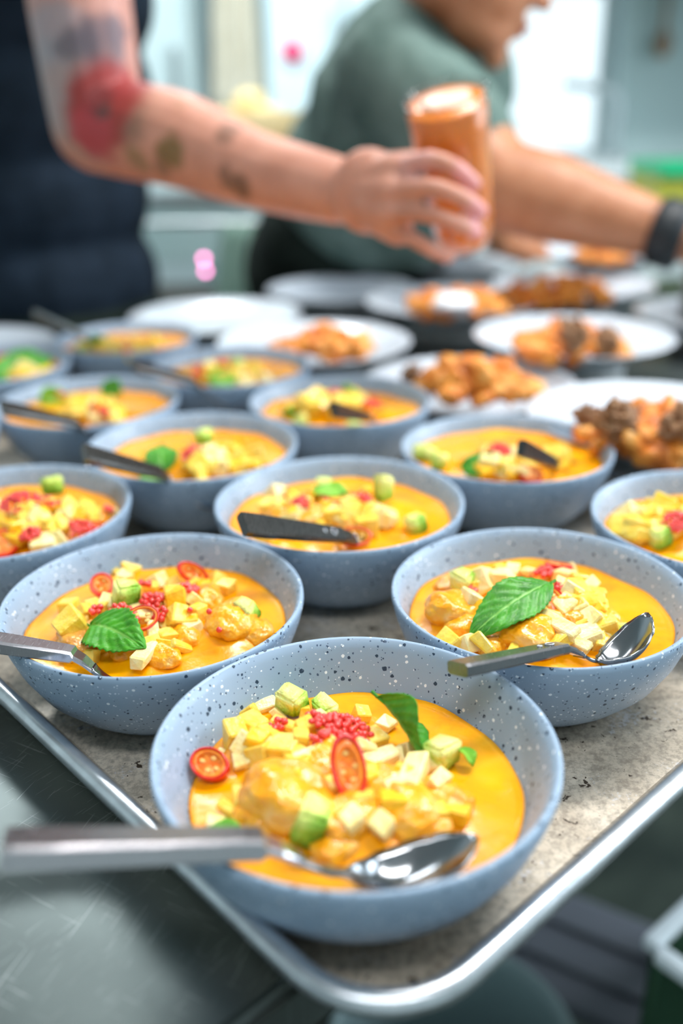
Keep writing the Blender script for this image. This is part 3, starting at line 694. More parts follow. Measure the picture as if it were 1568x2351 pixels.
p = n2.hit(1282, 1300, .008); chili(n2, 0, 0, 17, 10, 3, Vector((.1, .3, 1)), -.1, 'red chili ring seen edge-on at the back of the right second-row bowl', p=p, wall=.14)
p = n2.hit(1262, 1378, .009); chili(n2, 0, 0, 17, 17, 3, TOC(p) * .7 + Vector((.4, 0, .5)), .3, 'red chili ring peeking out under the large mint leaf', p=p, wall=.16)
roe(n2, 1250, 1312, 6, 20, 'red pearl cluster behind the large mint leaf')
roe(n2, 1283, 1348, 5.5, 18, 'red pearl cluster at the stem of the large mint leaf')
roe(n2, 1082, 1352, 3, 6, 'few dark red pearls under the rough avocado cube')
q = n2.hit(1264, 1338, .014); p = n2.hit(1078, 1466, .008)
leaf(q, p, .0275, TOC(q) * .8 + Vector((-.1, .1, .75)), 'large pointed mint leaf laid across the right second-row bowl', 'mint', .10, .05, .02, .04, blunt=.85)
s, L_ = spoon(at(1050, 1536, .015), at(1488, 1446, -.002), 'steel spoon lying across the rim of the right second-row bowl, head turned up', upv=(0, .42, 1), dip=.010, tipup=.018, wS=1.0, hs=.66, mark=True, hm='spoon_mid'); print('S2R', L_)

# ---- further bowls: (mango count, centre px, spread px) and the items one can tell
def scatter(b, n, cx, cy, sx, sy, mm, seed, ksel=None):
    r = random.Random(seed)
    for _ in range(n): mango(b, cx + r.gauss(0, .42) * sx, cy + r.gauss(0, .42) * sy, r.uniform(.75, 1.25) * mm, ksel, r, .35)
scatter(B3C, 34, 760, 1175, 150, 55, 12, 1)
for x, y, s in ((720, 1190, 16), (800, 1200, 15), (860, 1180, 14), (640, 1180, 12)): chick(B3C, x, y, s)
avo(B3C, 880, 1118, 15, 'tall avocado piece standing at the back of the middle third-row bowl', 2, (.8, .8, 1.3), lift=.9)
avo(B3C, 955, 1203, 14, 'avocado piece at the right of the middle third-row bowl', 1)
avo(B3C, 745, 1112, 11, 'yellow avocado piece behind the small mint leaf in the third row', 0, lift=.8)
n2 = B3C
p = n2.hit(815, 1232, .006); chili(n2, 0, 0, 22, 15, 2.6, TOC(p) * .6 + Vector((0, 0, .7)), .1, 'thin red chili ring beside the spoon in the middle third-row bowl', p=p, wall=.10)
p = n2.hit(780, 1143, .008); chili(n2, 0, 0, 24, 13, 3.5, Vector((0, -.1, 1)), .1, 'red chili ring lying under the small mint leaf', p=p)
p = n2.hit(652, 1136, .006); chili(n2, 0, 0, 10, 8, 4, Vector((-.4, -.2, 1)), .6, 'small dark red chili end at the back left of the third-row bowl', p=p)
roe(n2, 690, 1152, 6, 18, 'red pearls left of the small mint leaf in the third row'); roe(n2, 835, 1140, 5, 12, 'red pearls right of the small mint leaf in the third row')
leaf(n2.hit(718, 1127, .010), n2.hit(802, 1130, .010), .017, Vector((0, -.25, 1)), 'small flat mint leaf on top of the middle third-row bowl', 'mint_light', .05, .1)
s, L_ = spoon(at(557, 1203, .030), at(968, 1250, -.028), 'dark steel spoon slanting across the middle third-row bowl', upv=(-.05, -.75, 1), dip=.004, wS=.98, hs=.8, mark=True); print('S3C', L_)

scatter(B3L, 34, 110, 1200, 140, 55, 12, 2)
for x, y, s in ((220, 1190, 14), (120, 1170, 14)): chick(B3L, x, y, s)
avo(B3L, 117, 1113, 15, 'green and yellow avocado cube topping the cut-off left third-row bowl', 0, lift=.9)
n2 = B3L
roe(n2, 45, 1145, 13, 55, 'big mound of red pearls in the cut-off left third-row bowl'); roe(n2, 68, 1225, 6, 18, 'red pearls at lower left in the cut-off third-row bowl')
roe(n2, 190, 1215, 9, 26, 'red pearls around the chili ring in the cut-off left bowl'); roe(n2, 115, 1150, 6, 16, 'red pearls beneath the avocado cube in the cut-off left bowl')
roe(n2, 247, 1165, 3, 5, 'lone red pearls near the right wall of the cut-off left bowl')
p = n2.hit(212, 1222, .006); chili(n2, 0, 0, 18, 16, 4, TOC(p) * .6 + Vector((0, 0, .6)), .3, 'red chili ring at the right of the cut-off left bowl', p=p)
p = n2.hit(5, 1248, .006); chili(n2, 0, 0, 22, 20, 5, TOC(p) * .6 + Vector((0, 0, .6)), .3, 'red chili ring at the very left edge in the third row', p=p)

scatter(B3R, 22, 1500, 1190, 90, 40, 13, 3)
roe(B3R, 1556, 1195, 9, 40, 'red pearl cluster cut by the right edge')
avo(B3R, 1515, 1232, 14, 'green avocado piece under the red pearls at the right edge', 1)
scatter(B4L, 30, 500, 1050, 90, 38, 13, 4)
avo(B4L, 465, 1003, 14, 'yellow-green avocado cube topping the left-of-centre fourth-row bowl', 0, lift=1.0)
roe(B4L, 445, 1040, 9, 34, 'red pearl cluster in the left-of-centre fourth-row bowl')
n2 = B4L
leaf(n2.hit(375, 1082, .002), n2.hit(368, 1022, .016), .026, TOC(n2.c), 'upright round mint leaf behind the spoon in the fourth row', 'mint', .1, .1)
leaf(n2.hit(320, 1100, .004), n2.hit(400, 1108, .004), .017, Vector((0, -.3, 1)), 'mint leaf beneath the spoon handle in the fourth row', 'mint_light', .1, .1)
s, L_ = spoon(at(192, 1040, .034), at(520, 1125, -.018), 'dark steel spoon over the left-of-centre fourth-row bowl', upv=(0, -.5, 1), dip=.008, wS=1.05); print('S4L', L_)
scatter(B4R, 22, 1170, 1060, 110, 30, 12, 5)
n2 = B4R
scatter(B4R, 8, 1275, 1050, 30, 20, 11, 6, 1)
avo(n2, 970, 1035, 13, 'yellow-green avocado cube at the left wall of the right fourth-row bowl', 0, lift=.6); avo(n2, 1010, 1058, 12, 'second avocado cube nearer the mint leaf in the right fourth-row bowl', 2)
avo(n2, 990, 1045, 10, 'avocado bit between two avocado cubes in the right fourth-row bowl', 4)
roe(n2, 1145, 1030, 10, 40, 'red pearl cluster behind the mint leaf in the right fourth-row bowl')
leaf(n2.hit(1058, 1070, .006), n2.hit(1168, 1072, .008), .022, TOC(n2.c) * .7 + Vector((0, 0, .5)), 'glossy mint leaf lying near the front of the right fourth-row bowl', 'mint', .08, .05)
p = n2.hit(1215, 1088, .006); chili(n2, 0, 0, 20, 14, 5, TOC(p) * .5 + Vector((0, 0, .6)), -.3, 'red chili ring under the spoon handle in the right fourth-row bowl', p=p)
s, L_ = spoon(at(1196, 1028, .028), at(1335, 1092, -.022), 'short-looking steel spoon propped in the right fourth-row bowl', upv=(-.1, -1.1, .6), dip=.003, wS=.78, hs=.6); print('S4R', L_)
scatter(B5L, 26, 225, 940, 90, 26, 13, 7)
roe(B5L, 225, 932, 7, 26, 'red pearls on top of the fifth-row left bowl', joined=True); roe(B5L, 245, 948, 5, 14, 'red pearls near the middle of the fifth-row left bowl', joined=True); roe(B5L, 140, 905, 4, 8, 'red pearls beside the left mint leaf in the fifth row', joined=True)
n2 = B5L
leaf(n2.hit(90, 920, .004), n2.hit(155, 908, .006), .024, TOC(n2.c), 'mint leaf left of the mango pile in the fifth row', 'mint_light', .1, .1)
leaf(n2.hit(275, 905, .006), n2.hit(235, 880, .016), .022, TOC(n2.c), 'dark mint leaf standing behind the mango pile in the fifth row', 'mint', .1, .1)
s, L_ = spoon(at(5, 935, .034), at(315, 1002, -.016), 'dark spoon crossing the fifth-row left bowl', upv=(0, -.5, 1), dip=.008, wS=1.05); print('S5L', L_)
scatter(B5C, 24, 760, 930, 90, 28, 14, 8)
n2 = B5C
roe(n2, 770, 905, 8, 24, 'red pearls topping the fifth-row middle bowl', joined=True); roe(n2, 855, 925, 8, 22, 'red pearls right of the spoon in the fifth-row middle bowl', joined=True)
avo(n2, 665, 942, 13, 'dark green avocado cube at left in the fifth-row middle bowl', 1); avo(n2, 690, 968, 14, 'light avocado cube near the front rim in the fifth row', 2); avo(n2, 815, 980, 13, 'yellowish avocado cube below the spoon in the fifth row', 0)
leaf(n2.hit(790, 900, .008), n2.hit(825, 912, .010), .018, TOC(n2.c), 'small mint leaf at the back of the fifth-row middle bowl', 'mint_light')
s, L_ = spoon(at(765, 940, .028), at(908, 972, -.022), 'steel spoon propped up in the fifth-row middle bowl', upv=(-.1, -1.1, .6), dip=.003, wS=.78, hs=.6); print('S5C', L_)
scatter(B6C, 24, 540, 862, 90, 24, 14, 9)
n2 = B6C
roe(n2, 460, 850, 8, 26, 'red pearls at left in the sixth-row bowl', joined=True); roe(n2, 510, 835, 6, 14, 'red pearls behind the bright mint leaf in the sixth row', joined=True); roe(n2, 560, 860, 4, 8, 'red pearls right of the bright mint leaf in the sixth row', joined=True)
leaf(n2.hit(480, 872, .010), n2.hit(545, 868, .010), .026, TOC(n2.c) + Vector((0, 0, .3)), 'bright green mint leaf in the middle of the sixth-row bowl', 'mint_light', .05, .05)
avo(n2, 545, 835, 14, 'yellow-green avocado cube at the back of the sixth-row bowl', 0, lift=.8)
s, L_ = spoon(at(305, 838, .036), at(560, 908, -.014), 'dark spoon crossing the sixth-row bowl', upv=(0, -.5, 1), dip=.008, wS=1.0); print('S6', L_)
scatter(B6L, 12, 60, 855, 70, 22, 13, 10); n2 = B6L
roe(n2, 5, 820, 9, 24, 'red pearls behind the dark mint leaf at the left edge', joined=True)
leaf(n2.hit(-20, 868, .008), n2.hit(118, 822, .012), .036, TOC(n2.c) + Vector((0, 0, .3)), 'big dark mint leaf at the left edge of the sixth row', 'mint', .06, .05)
scatter(B7, 18, 290, 798, 85, 18, 14, 12); n2 = B7
roe(n2, 288, 792, 9, 34, 'red pearls in the farthest bowl', joined=True)
avo(n2, 190, 800, 14, 'yellow-green avocado cube at left in the farthest bowl', 0)
leaf(n2.hit(205, 790, .006), n2.hit(245, 782, .012), .022, TOC(n2.c), 'mint leaf beside the spoon in the farthest bowl', 'mint')
s, L_ = spoon(at(80, 720, .050), at(290, 815, -.014), 'spoon rising steeply from the farthest bowl, its tip glinting', upv=(0, -.4, 1), dip=.008, wS=1.0); print('S7', L_)
scatter(B4E, 8, -100, 1010, 60, 30, 13, 13)

name_pieces('B1', 'frontmost bowl', [('upright chili ring', 800, 1762), ('edge-on mint leaf', 915, 1680), ('clean avocado cube', 672, 1607), ('large pearl cluster', 788, 1668), ('edge chili ring', 482, 1755), ('largest avocado chunk', 715, 1885), ('right avocado cube', 1012, 1728), ('spoon head', 980, 1950), ('far-wall mango strip', 592, 1622)])
name_pieces('B2L', 'second-row left bowl', [('pale avocado cube', 290, 1362), ('serrated mint leaf', 270, 1465), ('oval chili ring', 442, 1316), ('round chili ring', 234, 1343), ('avocado wedge', 568, 1402), ('thin chili ring', 322, 1422), ('large pearl cluster', 352, 1378)])
name_pieces('B2R', 'second-row right bowl', [('large mint leaf', 1170, 1400), ('rough avocado cube', 1064, 1332), ('edge-on chili ring', 1282, 1300), ('long mango strip', 1283, 1432), ('broad mango strip', 1318, 1470), ('pale avocado bit', 1440, 1452), ('stem pearl cluster', 1283, 1348)])
name_pieces('B3C', 'middle bowl of third row', [('small mint leaf', 760, 1128), ('tall avocado', 880, 1118), ('right avocado', 955, 1203), ('thin chili ring', 815, 1232), ('dark chili end', 652, 1136), ('spoon handle', 680, 1235)])
name_pieces('B3L', 'third-row bowl cut off at left', [('avocado cube', 117, 1113), ('pearl mound', 45, 1145), ('right chili ring', 212, 1222), ('left-edge chili ring', 5, 1248), ('lone pearls', 247, 1165)])
name_pieces('B3R', 'bowl cut off at right', [('pearl cluster', 1556, 1195), ('avocado piece', 1515, 1232)])
name_pieces('B4L', 'fourth-row bowl at left', [('avocado cube', 465, 1003), ('pearl cluster', 445, 1040), ('upright mint leaf', 370, 1050)])
name_pieces('B5L', 'fifth-row left bowl', [('red pearls', 225, 932), ('left mint leaf', 120, 912), ('dark mint leaf', 255, 890), ('spoon handle', 180, 970), ('right wall', 350, 950)])
name_pieces('B5C', 'fifth-row middle bowl', [('top pearls', 770, 905), ('spoon end', 780, 945), ('dark avocado cube', 665, 942), ('right pearls', 855, 925), ('yellowish avocado', 815, 980)])
name_pieces('B6C', 'sixth-row bowl', [('bright mint leaf', 512, 868), ('left pearls', 460, 850), ('avocado cube', 545, 835), ('right wall', 620, 870)])
name_pieces('B6L', 'left-edge bowl of sixth row', [('big mint leaf', 55, 842), ('red pearls', 5, 820)])
name_pieces('B7', 'farthest bowl', [('red pearls', 288, 792), ('avocado cube', 190, 800), ('mint leaf', 225, 786), ('right wall', 360, 800)])
name_pieces('B4E', 'bowl at the left edge', [('bowl centre', -100, 1010)])
name_pieces('B4R', 'fourth-row bowl at right', [('glossy mint leaf', 1112, 1070), ('pearl cluster', 1145, 1030), ('spoon handle', 1235, 1060), ('left avocado cube', 970, 1035)])
# ================================================================= PLATES
PR = [(0, -.0), (.055, .0), (.060, -.004), (.0635, -.004), (.066, .002), (.085, .012), (.108, .0215), (.1125, .0238), (.1128, .0250), (.1110, .0252), (.098, .0195), (.080, .0115), (.066, .0062), (.05, .0048), (0, .0045)]
def plate(cx, cy, D, zrim, label, heap=None, chunks=(), mid=False):
    k = D / .2256; root = tag(empty('plate', (cx, cy, ZR + zrim - .025)), label, 'plate')
    bm = bmesh.new(); lathe(bm, [(r * k, z) for r, z in PR], 72); obj('plate_dish', bm, M['plate'], root)
    base = ZR + zrim - .025
    zt = Tz
    if base - .004 - zt > .004:     # plates here stand on a deep foot
        bm = bmesh.new(); h = base - .004 - zt; lathe(bm, [(.050, -.004), (.062, -.004), (.064, -.004 - h), (.052, -.004 - h)], 48, True); obj('foot', bm, M['plate_base'], root)
    return root
def heap(px, py, zrel, rx, ry, h, seed, label, n=60):
    c = at(px, py, zrel); r = random.Random(seed); bm = bmesh.new()
    for i in range(n):
        a = r.uniform(0, 2 * pi); q = math.sqrt(r.random()); x, y = rx * q * cos(a), ry * q * sin(a); s = r.uniform(.007, .013)
        z = h * (1 - q * q) * r.uniform(.5, 1)
        rr_ = bmesh.ops.create_icosphere(bm, subdivisions=2, radius=1)
        m = Matrix.Translation((x, y, z)) @ Quaternion((r.gauss(0, 1), r.gauss(0, 1), r.gauss(0, 1)), r.uniform(0, 3)).to_matrix().to_4x4() @ Matrix.Diagonal((s * 1.5, s, s * .7, 1))
        for v in rr_['verts']:
            v.co = m @ (v.co * (1 + .35 * noise.noise(v.co * 1.7 + Vector((i, seed, 0)))))
    o = obj('fried_noodles', bm, M['food']); o.location = c; o['kind'] = 'stuff'; return tag(o, label, 'food')
MEAT = [meshdata('meat_chunk', lump(40 + i, .7, 4, 2.4, (1, .8, 1)), M['meat']) for i in range(3)]
def meat(px, py, zrel, mm, label, i=0): return put(MEAT[i], 'meat_chunk', at(px, py, zrel), Quaternion((0, 0, 1), px), mm / 1000, label, 'meat')
plate(.2790, .7975, .222, -.008, 'white plate of orange noodles and meat cut by the right edge')
plate(.135, .950, .222, -.018, 'white plate of fried noodles behind the right fourth-row bowl')
plate(.2785, 1.1006, .2348, -.004, 'white plate with tall meat behind two noodle plates at right')
plate(-.03, 1.1331, .237, -.014, 'white plate of noodles behind the sixth-row bowl')
plate(.161, 1.3313, .245, -.004, 'white plate of noodles directly beneath the orange jar')
plate(.365, 1.475, .25, -.010, 'white plate of noodles behind, right of the orange jar')
plate(.52, 1.26, .235, -.015, 'empty-looking white plate at the far right edge')
plate(-.1744, 1.3328, .2445, -.020, 'empty white plate at left behind the curry bowls')
plate(.005, 1.50, .2346, -.015, 'empty white plate in the middle behind the noodle plates')
plate(-.47, 1.14, .24, -.016, 'white plate at the left edge behind the mint bowl')
plate(.22, 1.67, .20, -.006, 'farthest white plate below the gripping hand')
plate(.47, 1.70, .26, .010, 'raised white plate of noodles at the far right')
heap(1510, 1015, -.006, .056, .040, .024, 1, 'orange fried noodles on the plate cut by the right edge', 110)
meat(1420, 968, .018, 15, 'ridged brown meat chunk on the noodles of the cut-off right plate', 0); meat(1568, 978, .018, 15, 'brown meat chunk at the right edge on the noodles', 1); meat(1350, 962, .006, 11, 'small orange-brown meat piece at left on the cut-off right plate', 2)
heap(1085, 895, -.008, .050, .034, .028, 2, 'heap of fried noodles on the plate behind the right fourth-row bowl', 90); meat(945, 862, -.005, 10, 'orange meat bit apart from the noodle heap', 0); heap(1170, 905, -.010, .03, .02, .012, 12, 'loose noodles right of the noodle heap', 25)
heap(1300, 800, -.004, .062, .04, .020, 3, 'fried noodles on the plate with tall meat', 80); meat(1318, 768, .026, 16, 'tall browned meat piece standing on the noodles', 1); meat(1390, 790, .006, 17, 'low browned meat piece right of the tall one', 2)
heap(735, 800, -.010, .055, .032, .016, 4, 'flat layer of fried noodles on the plate behind the sixth-row bowl', 70)
heap(1050, 710, -.002, .060, .045, .024, 5, 'fried noodles beneath the orange jar', 80)
heap(1275, 680, -.002, .075, .05, .022, 6, 'fried noodles on the plate right of the orange jar', 90)
heap(1440, 585, .016, .075, .05, .020, 7, 'noodles on the raised plate at far right', 70)
o = ell  # folded napkins lying on two plates
M['napkin'] = mat('white_rice', (.88, .89, .93), .6)
def rice(px, py, zrel, r_, label, seed):
    bm = lump(seed, .25, 3, 1.6, (1, 1, .45)); bmesh.ops.scale(bm, vec=(r_,) * 3, verts=bm.verts); o = obj('rice_scoop', bm, M['napkin']); o.location = at(px, py, zrel); return tag(o, label, 'rice')
rice(1040, 697, .014, .026, 'scoop of white rice on the noodles beneath the orange jar', 61)
rice(1232, 652, .014, .026, 'scoop of white rice on the noodles right of the orange jar', 62)
# ================================================================= PEOPLE
def skin(name, c1, c2, spots=()):
    m = mat(name, rough=.42, spec=.4, sss=.12); t = NT(m); tc = t.n('ShaderNodeNewGeometry'); co = tc.outputs['Position']
    c = t.ramp(t.noise(co, 30, 4), [(.35, c1), (.65, c2)])
    nz = t.n('ShaderNodeTexNoise'); nz.inputs['Scale'].default_value = 45; t.l(co, nz.inputs['Vector'])
    ad = t.n('ShaderNodeMix', data_type='VECTOR'); ad.inputs[0].default_value = .022; t.l(co, ad.inputs[4]); t.l(nz.outputs['Color'], ad.inputs[5])
    for (p, r, col, k) in spots:
        d = t.n('ShaderNodeVectorMath', operation='DISTANCE'); t.l(ad.outputs[1], d.inputs[0]); d.inputs[1].default_value = tuple(Vector(p) * .978 + Vector((.011,) * 3))
        mr = t.n('ShaderNodeMapRange'); mr.inputs[1].default_value = r * .75; mr.inputs[2].default_value = r * 1.1; mr.inputs[3].default_value = k; mr.inputs[4].default_value = 0
        t.l(d.outputs['Value'], mr.inputs[0]); c = t.mix(mr.outputs[0], c, col)
    t.base(c); return m
def cloth(name, a, b): return noisy(name, a, b, 14, .85, 0, .5, .004, spec=.2)
def frame_mat(f, u):     # head axes: forward f, up u
    s = u.cross(f).normalized(); return Matrix((f, s, u)).transposed()
def head(bm, c, f, u, k=1.0):
    Rm = frame_mat(f, u)
    P = lambda x, y, z: c + Rm @ Vector((x * k, y * k, z * k))
    E_ = lambda p, s, a=0: ell(bm, P(*p), [v * k for v in s], Rm @ Matrix.Rotation(a, 3, 'Y'), 20)
    E_((-.012, 0, .035), (.097, .077, .082)); E_((.018, 0, -.02), (.066, .064, .085)); E_((.040, 0, -.062), (.042, .046, .040))
    E_((.068, 0, -.095), (.019, .022, .019)); E_((.020, .0, -.068), (.06, .056, .030), .25)
    E_((.060, .027, .005), (.022, .022, .02)); E_((.060, -.027, .005), (.022, .022, .02))      # cheeks
    E_((.082, 0, .018), (.012, .010, .032), -.25); E_((.098, 0, -.008), (.0155, .0135, .012)); E_((.091, .011, -.010), (.009, .007, .008)); E_((.091, -.011, -.010), (.009, .007, .008))
    E_((.078, 0, .050), (.014, .048, .012)); E_((.083, 0, -.043), (.010, .024, .0065)); E_((.081, 0, -.056), (.010, .021, .0075))
    for s in (-1, 1):
        E_((-.008, s * .076, .0), (.018, .006, .031)); E_((-.004, s * .080, .006), (.014, .006, .018))
    return P, Rm
def face_parts(root, P, Rm, k, hair, eye=(.12, .06, .03), cap=None):
    for s in (-1, 1):
        bm = bmesh.new(); ell(bm, P(.0755, s * .031, .026), (.0125 * k,) * 3, Rm, 14); obj('eye', bm, M['eye_white'], root)
        bm = bmesh.new(); ell(bm, P(.0855, s * .031, .026), (.0035 * k, .0055 * k, .0055 * k), Rm, 12); obj('iris', bm, mat('brown_iris', eye, .2), root)
        bm = bmesh.new(); ell(bm, P(.084, s * .031, .050), (.006 * k, .020 * k, .0035 * k), Rm, 12); obj('eyebrow', bm, hair, root)
    bm = bmesh.new(); ell(bm, P(.090, 0, -.0435), (.006 * k, .021 * k, .005 * k), Rm, 14); ell(bm, P(.088, 0, -.055), (.0065 * k, .018 * k, .006 * k), Rm, 14)
    obj('lips', bm, M['lips'], root)
    bm = bmesh.new(); ell(bm, P(-.024, 0, .050), (.097 * k, .084 * k, .082 * k), Rm, 28); ell(bm, P(-.05, 0, .0), (.062 * k, .080 * k, .07 * k), Rm, 24)
    h = obj('hair', bm, hair, root); remesh(h, .006, 3); return h
M['eye_white'] = mat('eye_white', (.85, .83, .8), .15); M['lips'] = mat('lips', (.45, .14, .12), .4)

# ---- person at left, holding the jar (right arm towards the right)
sh = Vector((-.288, 1.18, 1.46)); el_ = atZ(225, 285, 1.05); wr = atZ(775, 438, .925)
Xp = Vector((1, 0, 0))
jar_b = atZ(1068, 563, .966); jar_t = atZ(1022, 218, .860)
bm = bmesh.new()
tc = Vector((-.455, 1.53, 0))
z_ = lambda z, dx=0, dy=0: tc + Vector((dx, dy, z))
for c, s in ((z_(.93), (.13, .14, .11)), (z_(1.05), (.12, .13, .12)), (z_(1.2), (.125, .145, .14)), (z_(1.35), (.12, .165, .13)), (z_(1.44), (.09, .165, .06))): ell(bm, c, s)
limb(bm, [z_(1.45), z_(1.53, .01), z_(1.60, .03)], [.062, .056, .054])
Pa, Ra = head(bm, z_(1.685, .06), Vector((.93, .05, -.36)).normalized(), Vector((.36, .02, .93)).normalized())
# right arm, wrist and palm in one chain
limb(bm, [z_(1.43, .03, -.10), sh, (sh * .45 + el_ * .55), el_], [.060, .060, .056, .052])
fa = [el_, atZ(300, 300, 1.035), atZ(420, 325, 1.0), atZ(580, 388, .965), wr]
limb(bm, fa, [.052, .052, .049, .039, .0325])
kn = [atZ(905, 392, .868), atZ(898, 440, .866), atZ(897, 487, .870), atZ(915, 528, .880)]
palm0 = atZ(800, 445, .915)
for k_, r_ in zip(kn, (.017, .017, .016, .015)): limb(bm, [wr, palm0.lerp(k_, .35), k_], [.028, .021, r_])
ell(bm, atZ(848, 440, .895), (.038, .018, .040))
fing = [  # index, middle, ring, little - each wraps round the front of the jar
 [kn[0], atZ(985, 366, .838), atZ(1048, 388, .843), atZ(1088, 422, .862)],
 [kn[1], atZ(985, 430, .835), atZ(1062, 455, .845), atZ(1104, 485, .868)],
 [kn[2], atZ(978, 492, .842), atZ(1052, 515, .852), atZ(1094, 535, .872)],
 [kn[3], atZ(960, 555, .862), atZ(1000, 578, .872), atZ(1030, 590, .890)]]
for f_, r_ in zip(fing, (.0098, .0098, .0092, .0085)): limb(bm, f_, [r_ * 1.0, r_ * .88, r_ * .84, r_ * .78], 12)
limb(bm, [atZ(800, 410, .925), atZ(880, 385, .955), atZ(960, 370, .975), atZ(1030, 362, .968)], [.018, .014, .011, .009], 12)
# other arm, hanging behind the body, hand on the table edge
limb(bm, [z_(1.43, .0, .12), z_(1.38, .0, .22), z_(1.13, -.04, .26), z_(.90, -.01, .24)], [.07, .06, .048, .032])
limb(bm, [z_(.90, -.01, .24), z_(.83, 0, .235)], [.030, .026])
for k_ in range(4): limb(bm, [z_(.83, -.025 + .018 * k_, .235), z_(.775, -.03 + .02 * k_, .23), z_(.745, -.03 + .02 * k_, .22)], [.011, .009, .0075], 10)
limb(bm, [z_(.87, .02, .22), z_(.83, .045, .21), z_(.80, .055, .205)], [.013, .010, .008], 10)
for s in (-1, 1): limb(bm, [z_(.92, 0, s * .085), z_(.50, .015, s * .095), z_(.10, -.01, s * .10)], [.085, .058, .038]); limb(bm, [z_(.05, -.02, s * .10), z_(.04, .12, s * .11)], [.04, .03])
S = lambda x, y, Z, r, c, k=1: (atZ(x, y, Z), r, c, k)
spots = [S(200, 60, .985, .10, (.42, .25, .24), .45),
 S(150, 200, 1.0, .055, (.27, .25, .26), .7), S(150, 80, 1.0, .04, (.28, .28, .32), .7), S(175, 320, 1.0, .035, (.30, .22, .2), .6),
 S(235, 95, .99, .030, (.10, .08, .10), .75), S(285, 70, .99, .022, (.12, .09, .11), .7), S(180, 105, .99, .024, (.10, .08, .10), .7),
 S(258, 250, 1.0, .052, (.28, .018, .016), .9), S(300, 200, 1.0, .028, (.30, .035, .035), .75), S(215, 300, 1.0, .03, (.42, .05, .06), .8),
 S(248, 258, .995, .013, (.07, .07, .06), .9), S(235, 235, .995, .02, (.16, .03, .03), .7),
 S(1075, 405, .85, .02, (.78, .36, .36), .7), S(1095, 480, .86, .018, (.78, .34, .36), .7), S(1085, 530, .87, .018, (.76, .34, .36), .7), S(960, 375, .845, .02, (.74, .38, .36), .5),
 S(340, 300, .985, .024, (.19, .12, .08), .75), S(405, 352, .965, .020, (.14, .10, .02), .8), S(330, 355, .99, .018, (.20, .13, .04), .7), S(420, 262, .97, .014, (.27, .14, .05), .7),
 S(520, 318, .945, .015, (.17, .09, .06), .7), S(555, 428, .94, .013, (.14, .07, .04), .8), S(520, 400, .945, .013, (.16, .08, .05), .7), S(575, 390, .94, .010, (.24, .12, .08), .7), S(440, 300, .965, .016, (.34, .19, .14), .6), S(365, 250, .985, .018, (.36, .20, .13), .6), S(620, 345, .94, .010, (.36, .2, .14), .5), S(380, 385, .98, .013, (.17, .10, .05), .7), S(470, 365, .955, .012, (.28, .15, .1), .6)]
M['skinA'] = skin('tattooed_skin', (.50, .215, .145), (.60, .28, .20), spots)
A = obj('person', bm, M['skinA']); remesh(A, .0036, 2)
tag(A, 'person in dark navy at left, tattooed arm stretched out holding the orange jar', 'person')
M['navy'] = cloth('navy_cloth', (.004, .010, .018), (.012, .022, .038)); M['dark'] = cloth('black_cloth', (.006, .012, .009), (.014, .022, .018))
bm = bmesh.new()
for c, s in ((z_(.97), (.168, .185, .13)), (z_(1.1), (.165, .18, .14)), (z_(1.24, .01), (.175, .19, .15)), (z_(1.37, .02), (.178, .205, .135)), (z_(1.445, .01), (.13, .20, .08))): ell(bm, c, s)
limb(bm, [z_(1.43, .03, -.12), sh, sh.lerp(el_, .22)], [.078, .074, .066]); limb(bm, [z_(1.43, .02, .12), z_(1.38, 0, .22), z_(1.24, -.02, .24)], [.085, .075, .07])
remesh(obj('shirt', bm, M['navy'], A), .009, 4)
bm = bmesh.new()
ell(bm, z_(.91), (.172, .188, .12))
for s in (-1, 1): limb(bm, [z_(.88, 0, s * .085), z_(.50, .015, s * .095), z_(.10, -.01, s * .10)], [.105, .078, .062])
remesh(obj('trousers', bm, M['dark'], A), .011, 3)
bm = bmesh.new()
for s in (-1, 1): limb(bm, [z_(.048, -.03, s * .10), z_(.042, .13, s * .11)], [.047, .040])
remesh(obj('shoes', bm, M['dark'], A), .01, 2)
M['hairA'] = mat('dark_brown_hair', (.03, .018, .012), .6)
face_parts(A, Pa, Ra, 1, M['hairA'])

# ---- person behind, bending over in a grey-green T-shirt
f16, u16 = Vector((.90, -.04, -.435)).normalized(), Vector((.435, 0, .90)).normalized()
chin = atZ(1138, 158, 1.33); hc = chin - f16 * .077 + u16 * .108
bm = bmesh.new(); Pb, Rb = head(bm, hc, f16, u16, 1.0)
T_ = lambda x, y, Z: atZ(x, y, Z)
spine = [T_(790, 620, 1.80), T_(812, 520, 1.72), T_(866, 420, 1.64), T_(930, 290, 1.56), T_(965, 200, 1.50)]
for c, r in zip(spine, (.165, .155, .155, .15, .125)): ell(bm, c, (r, r * 1.15, r))
limb(bm, [T_(950, 150, 1.45), T_(1000, 20, 1.38), Pb(-.03, 0, -.03)], [.075, .060, .056])
shB = T_(915, 175, 1.36); elB = T_(1158, 425, 1.27); wrB = T_(1530, 535, 1.20)
limb(bm, [T_(940, 200, 1.43), shB, shB.lerp(elB, .5), elB], [.085, .072, .060, .056])
limb(bm, [elB, elB.lerp(wrB, .3), elB.lerp(wrB, .65), wrB], [.058, .059, .046, .034])
hb = lambda a, b, c: wrB + Vector((a, b, c))
limb(bm, [wrB, hb(.05, -.005, -.012), hb(.085, -.01, -.02)], [.030, .032, .026])
for k_ in range(4): limb(bm, [hb(.08, -.035 + .018 * k_, -.02), hb(.12, -.04 + .02 * k_, -.03), hb(.145, -.04 + .02 * k_, -.055), hb(.148, -.04 + .02 * k_, -.078)], [.0115, .0105, .0095, .008], 10)
limb(bm, [hb(.03, -.03, -.01), hb(.06, -.055, -.025), hb(.09, -.06, -.04)], [.015, .012, .009], 10)
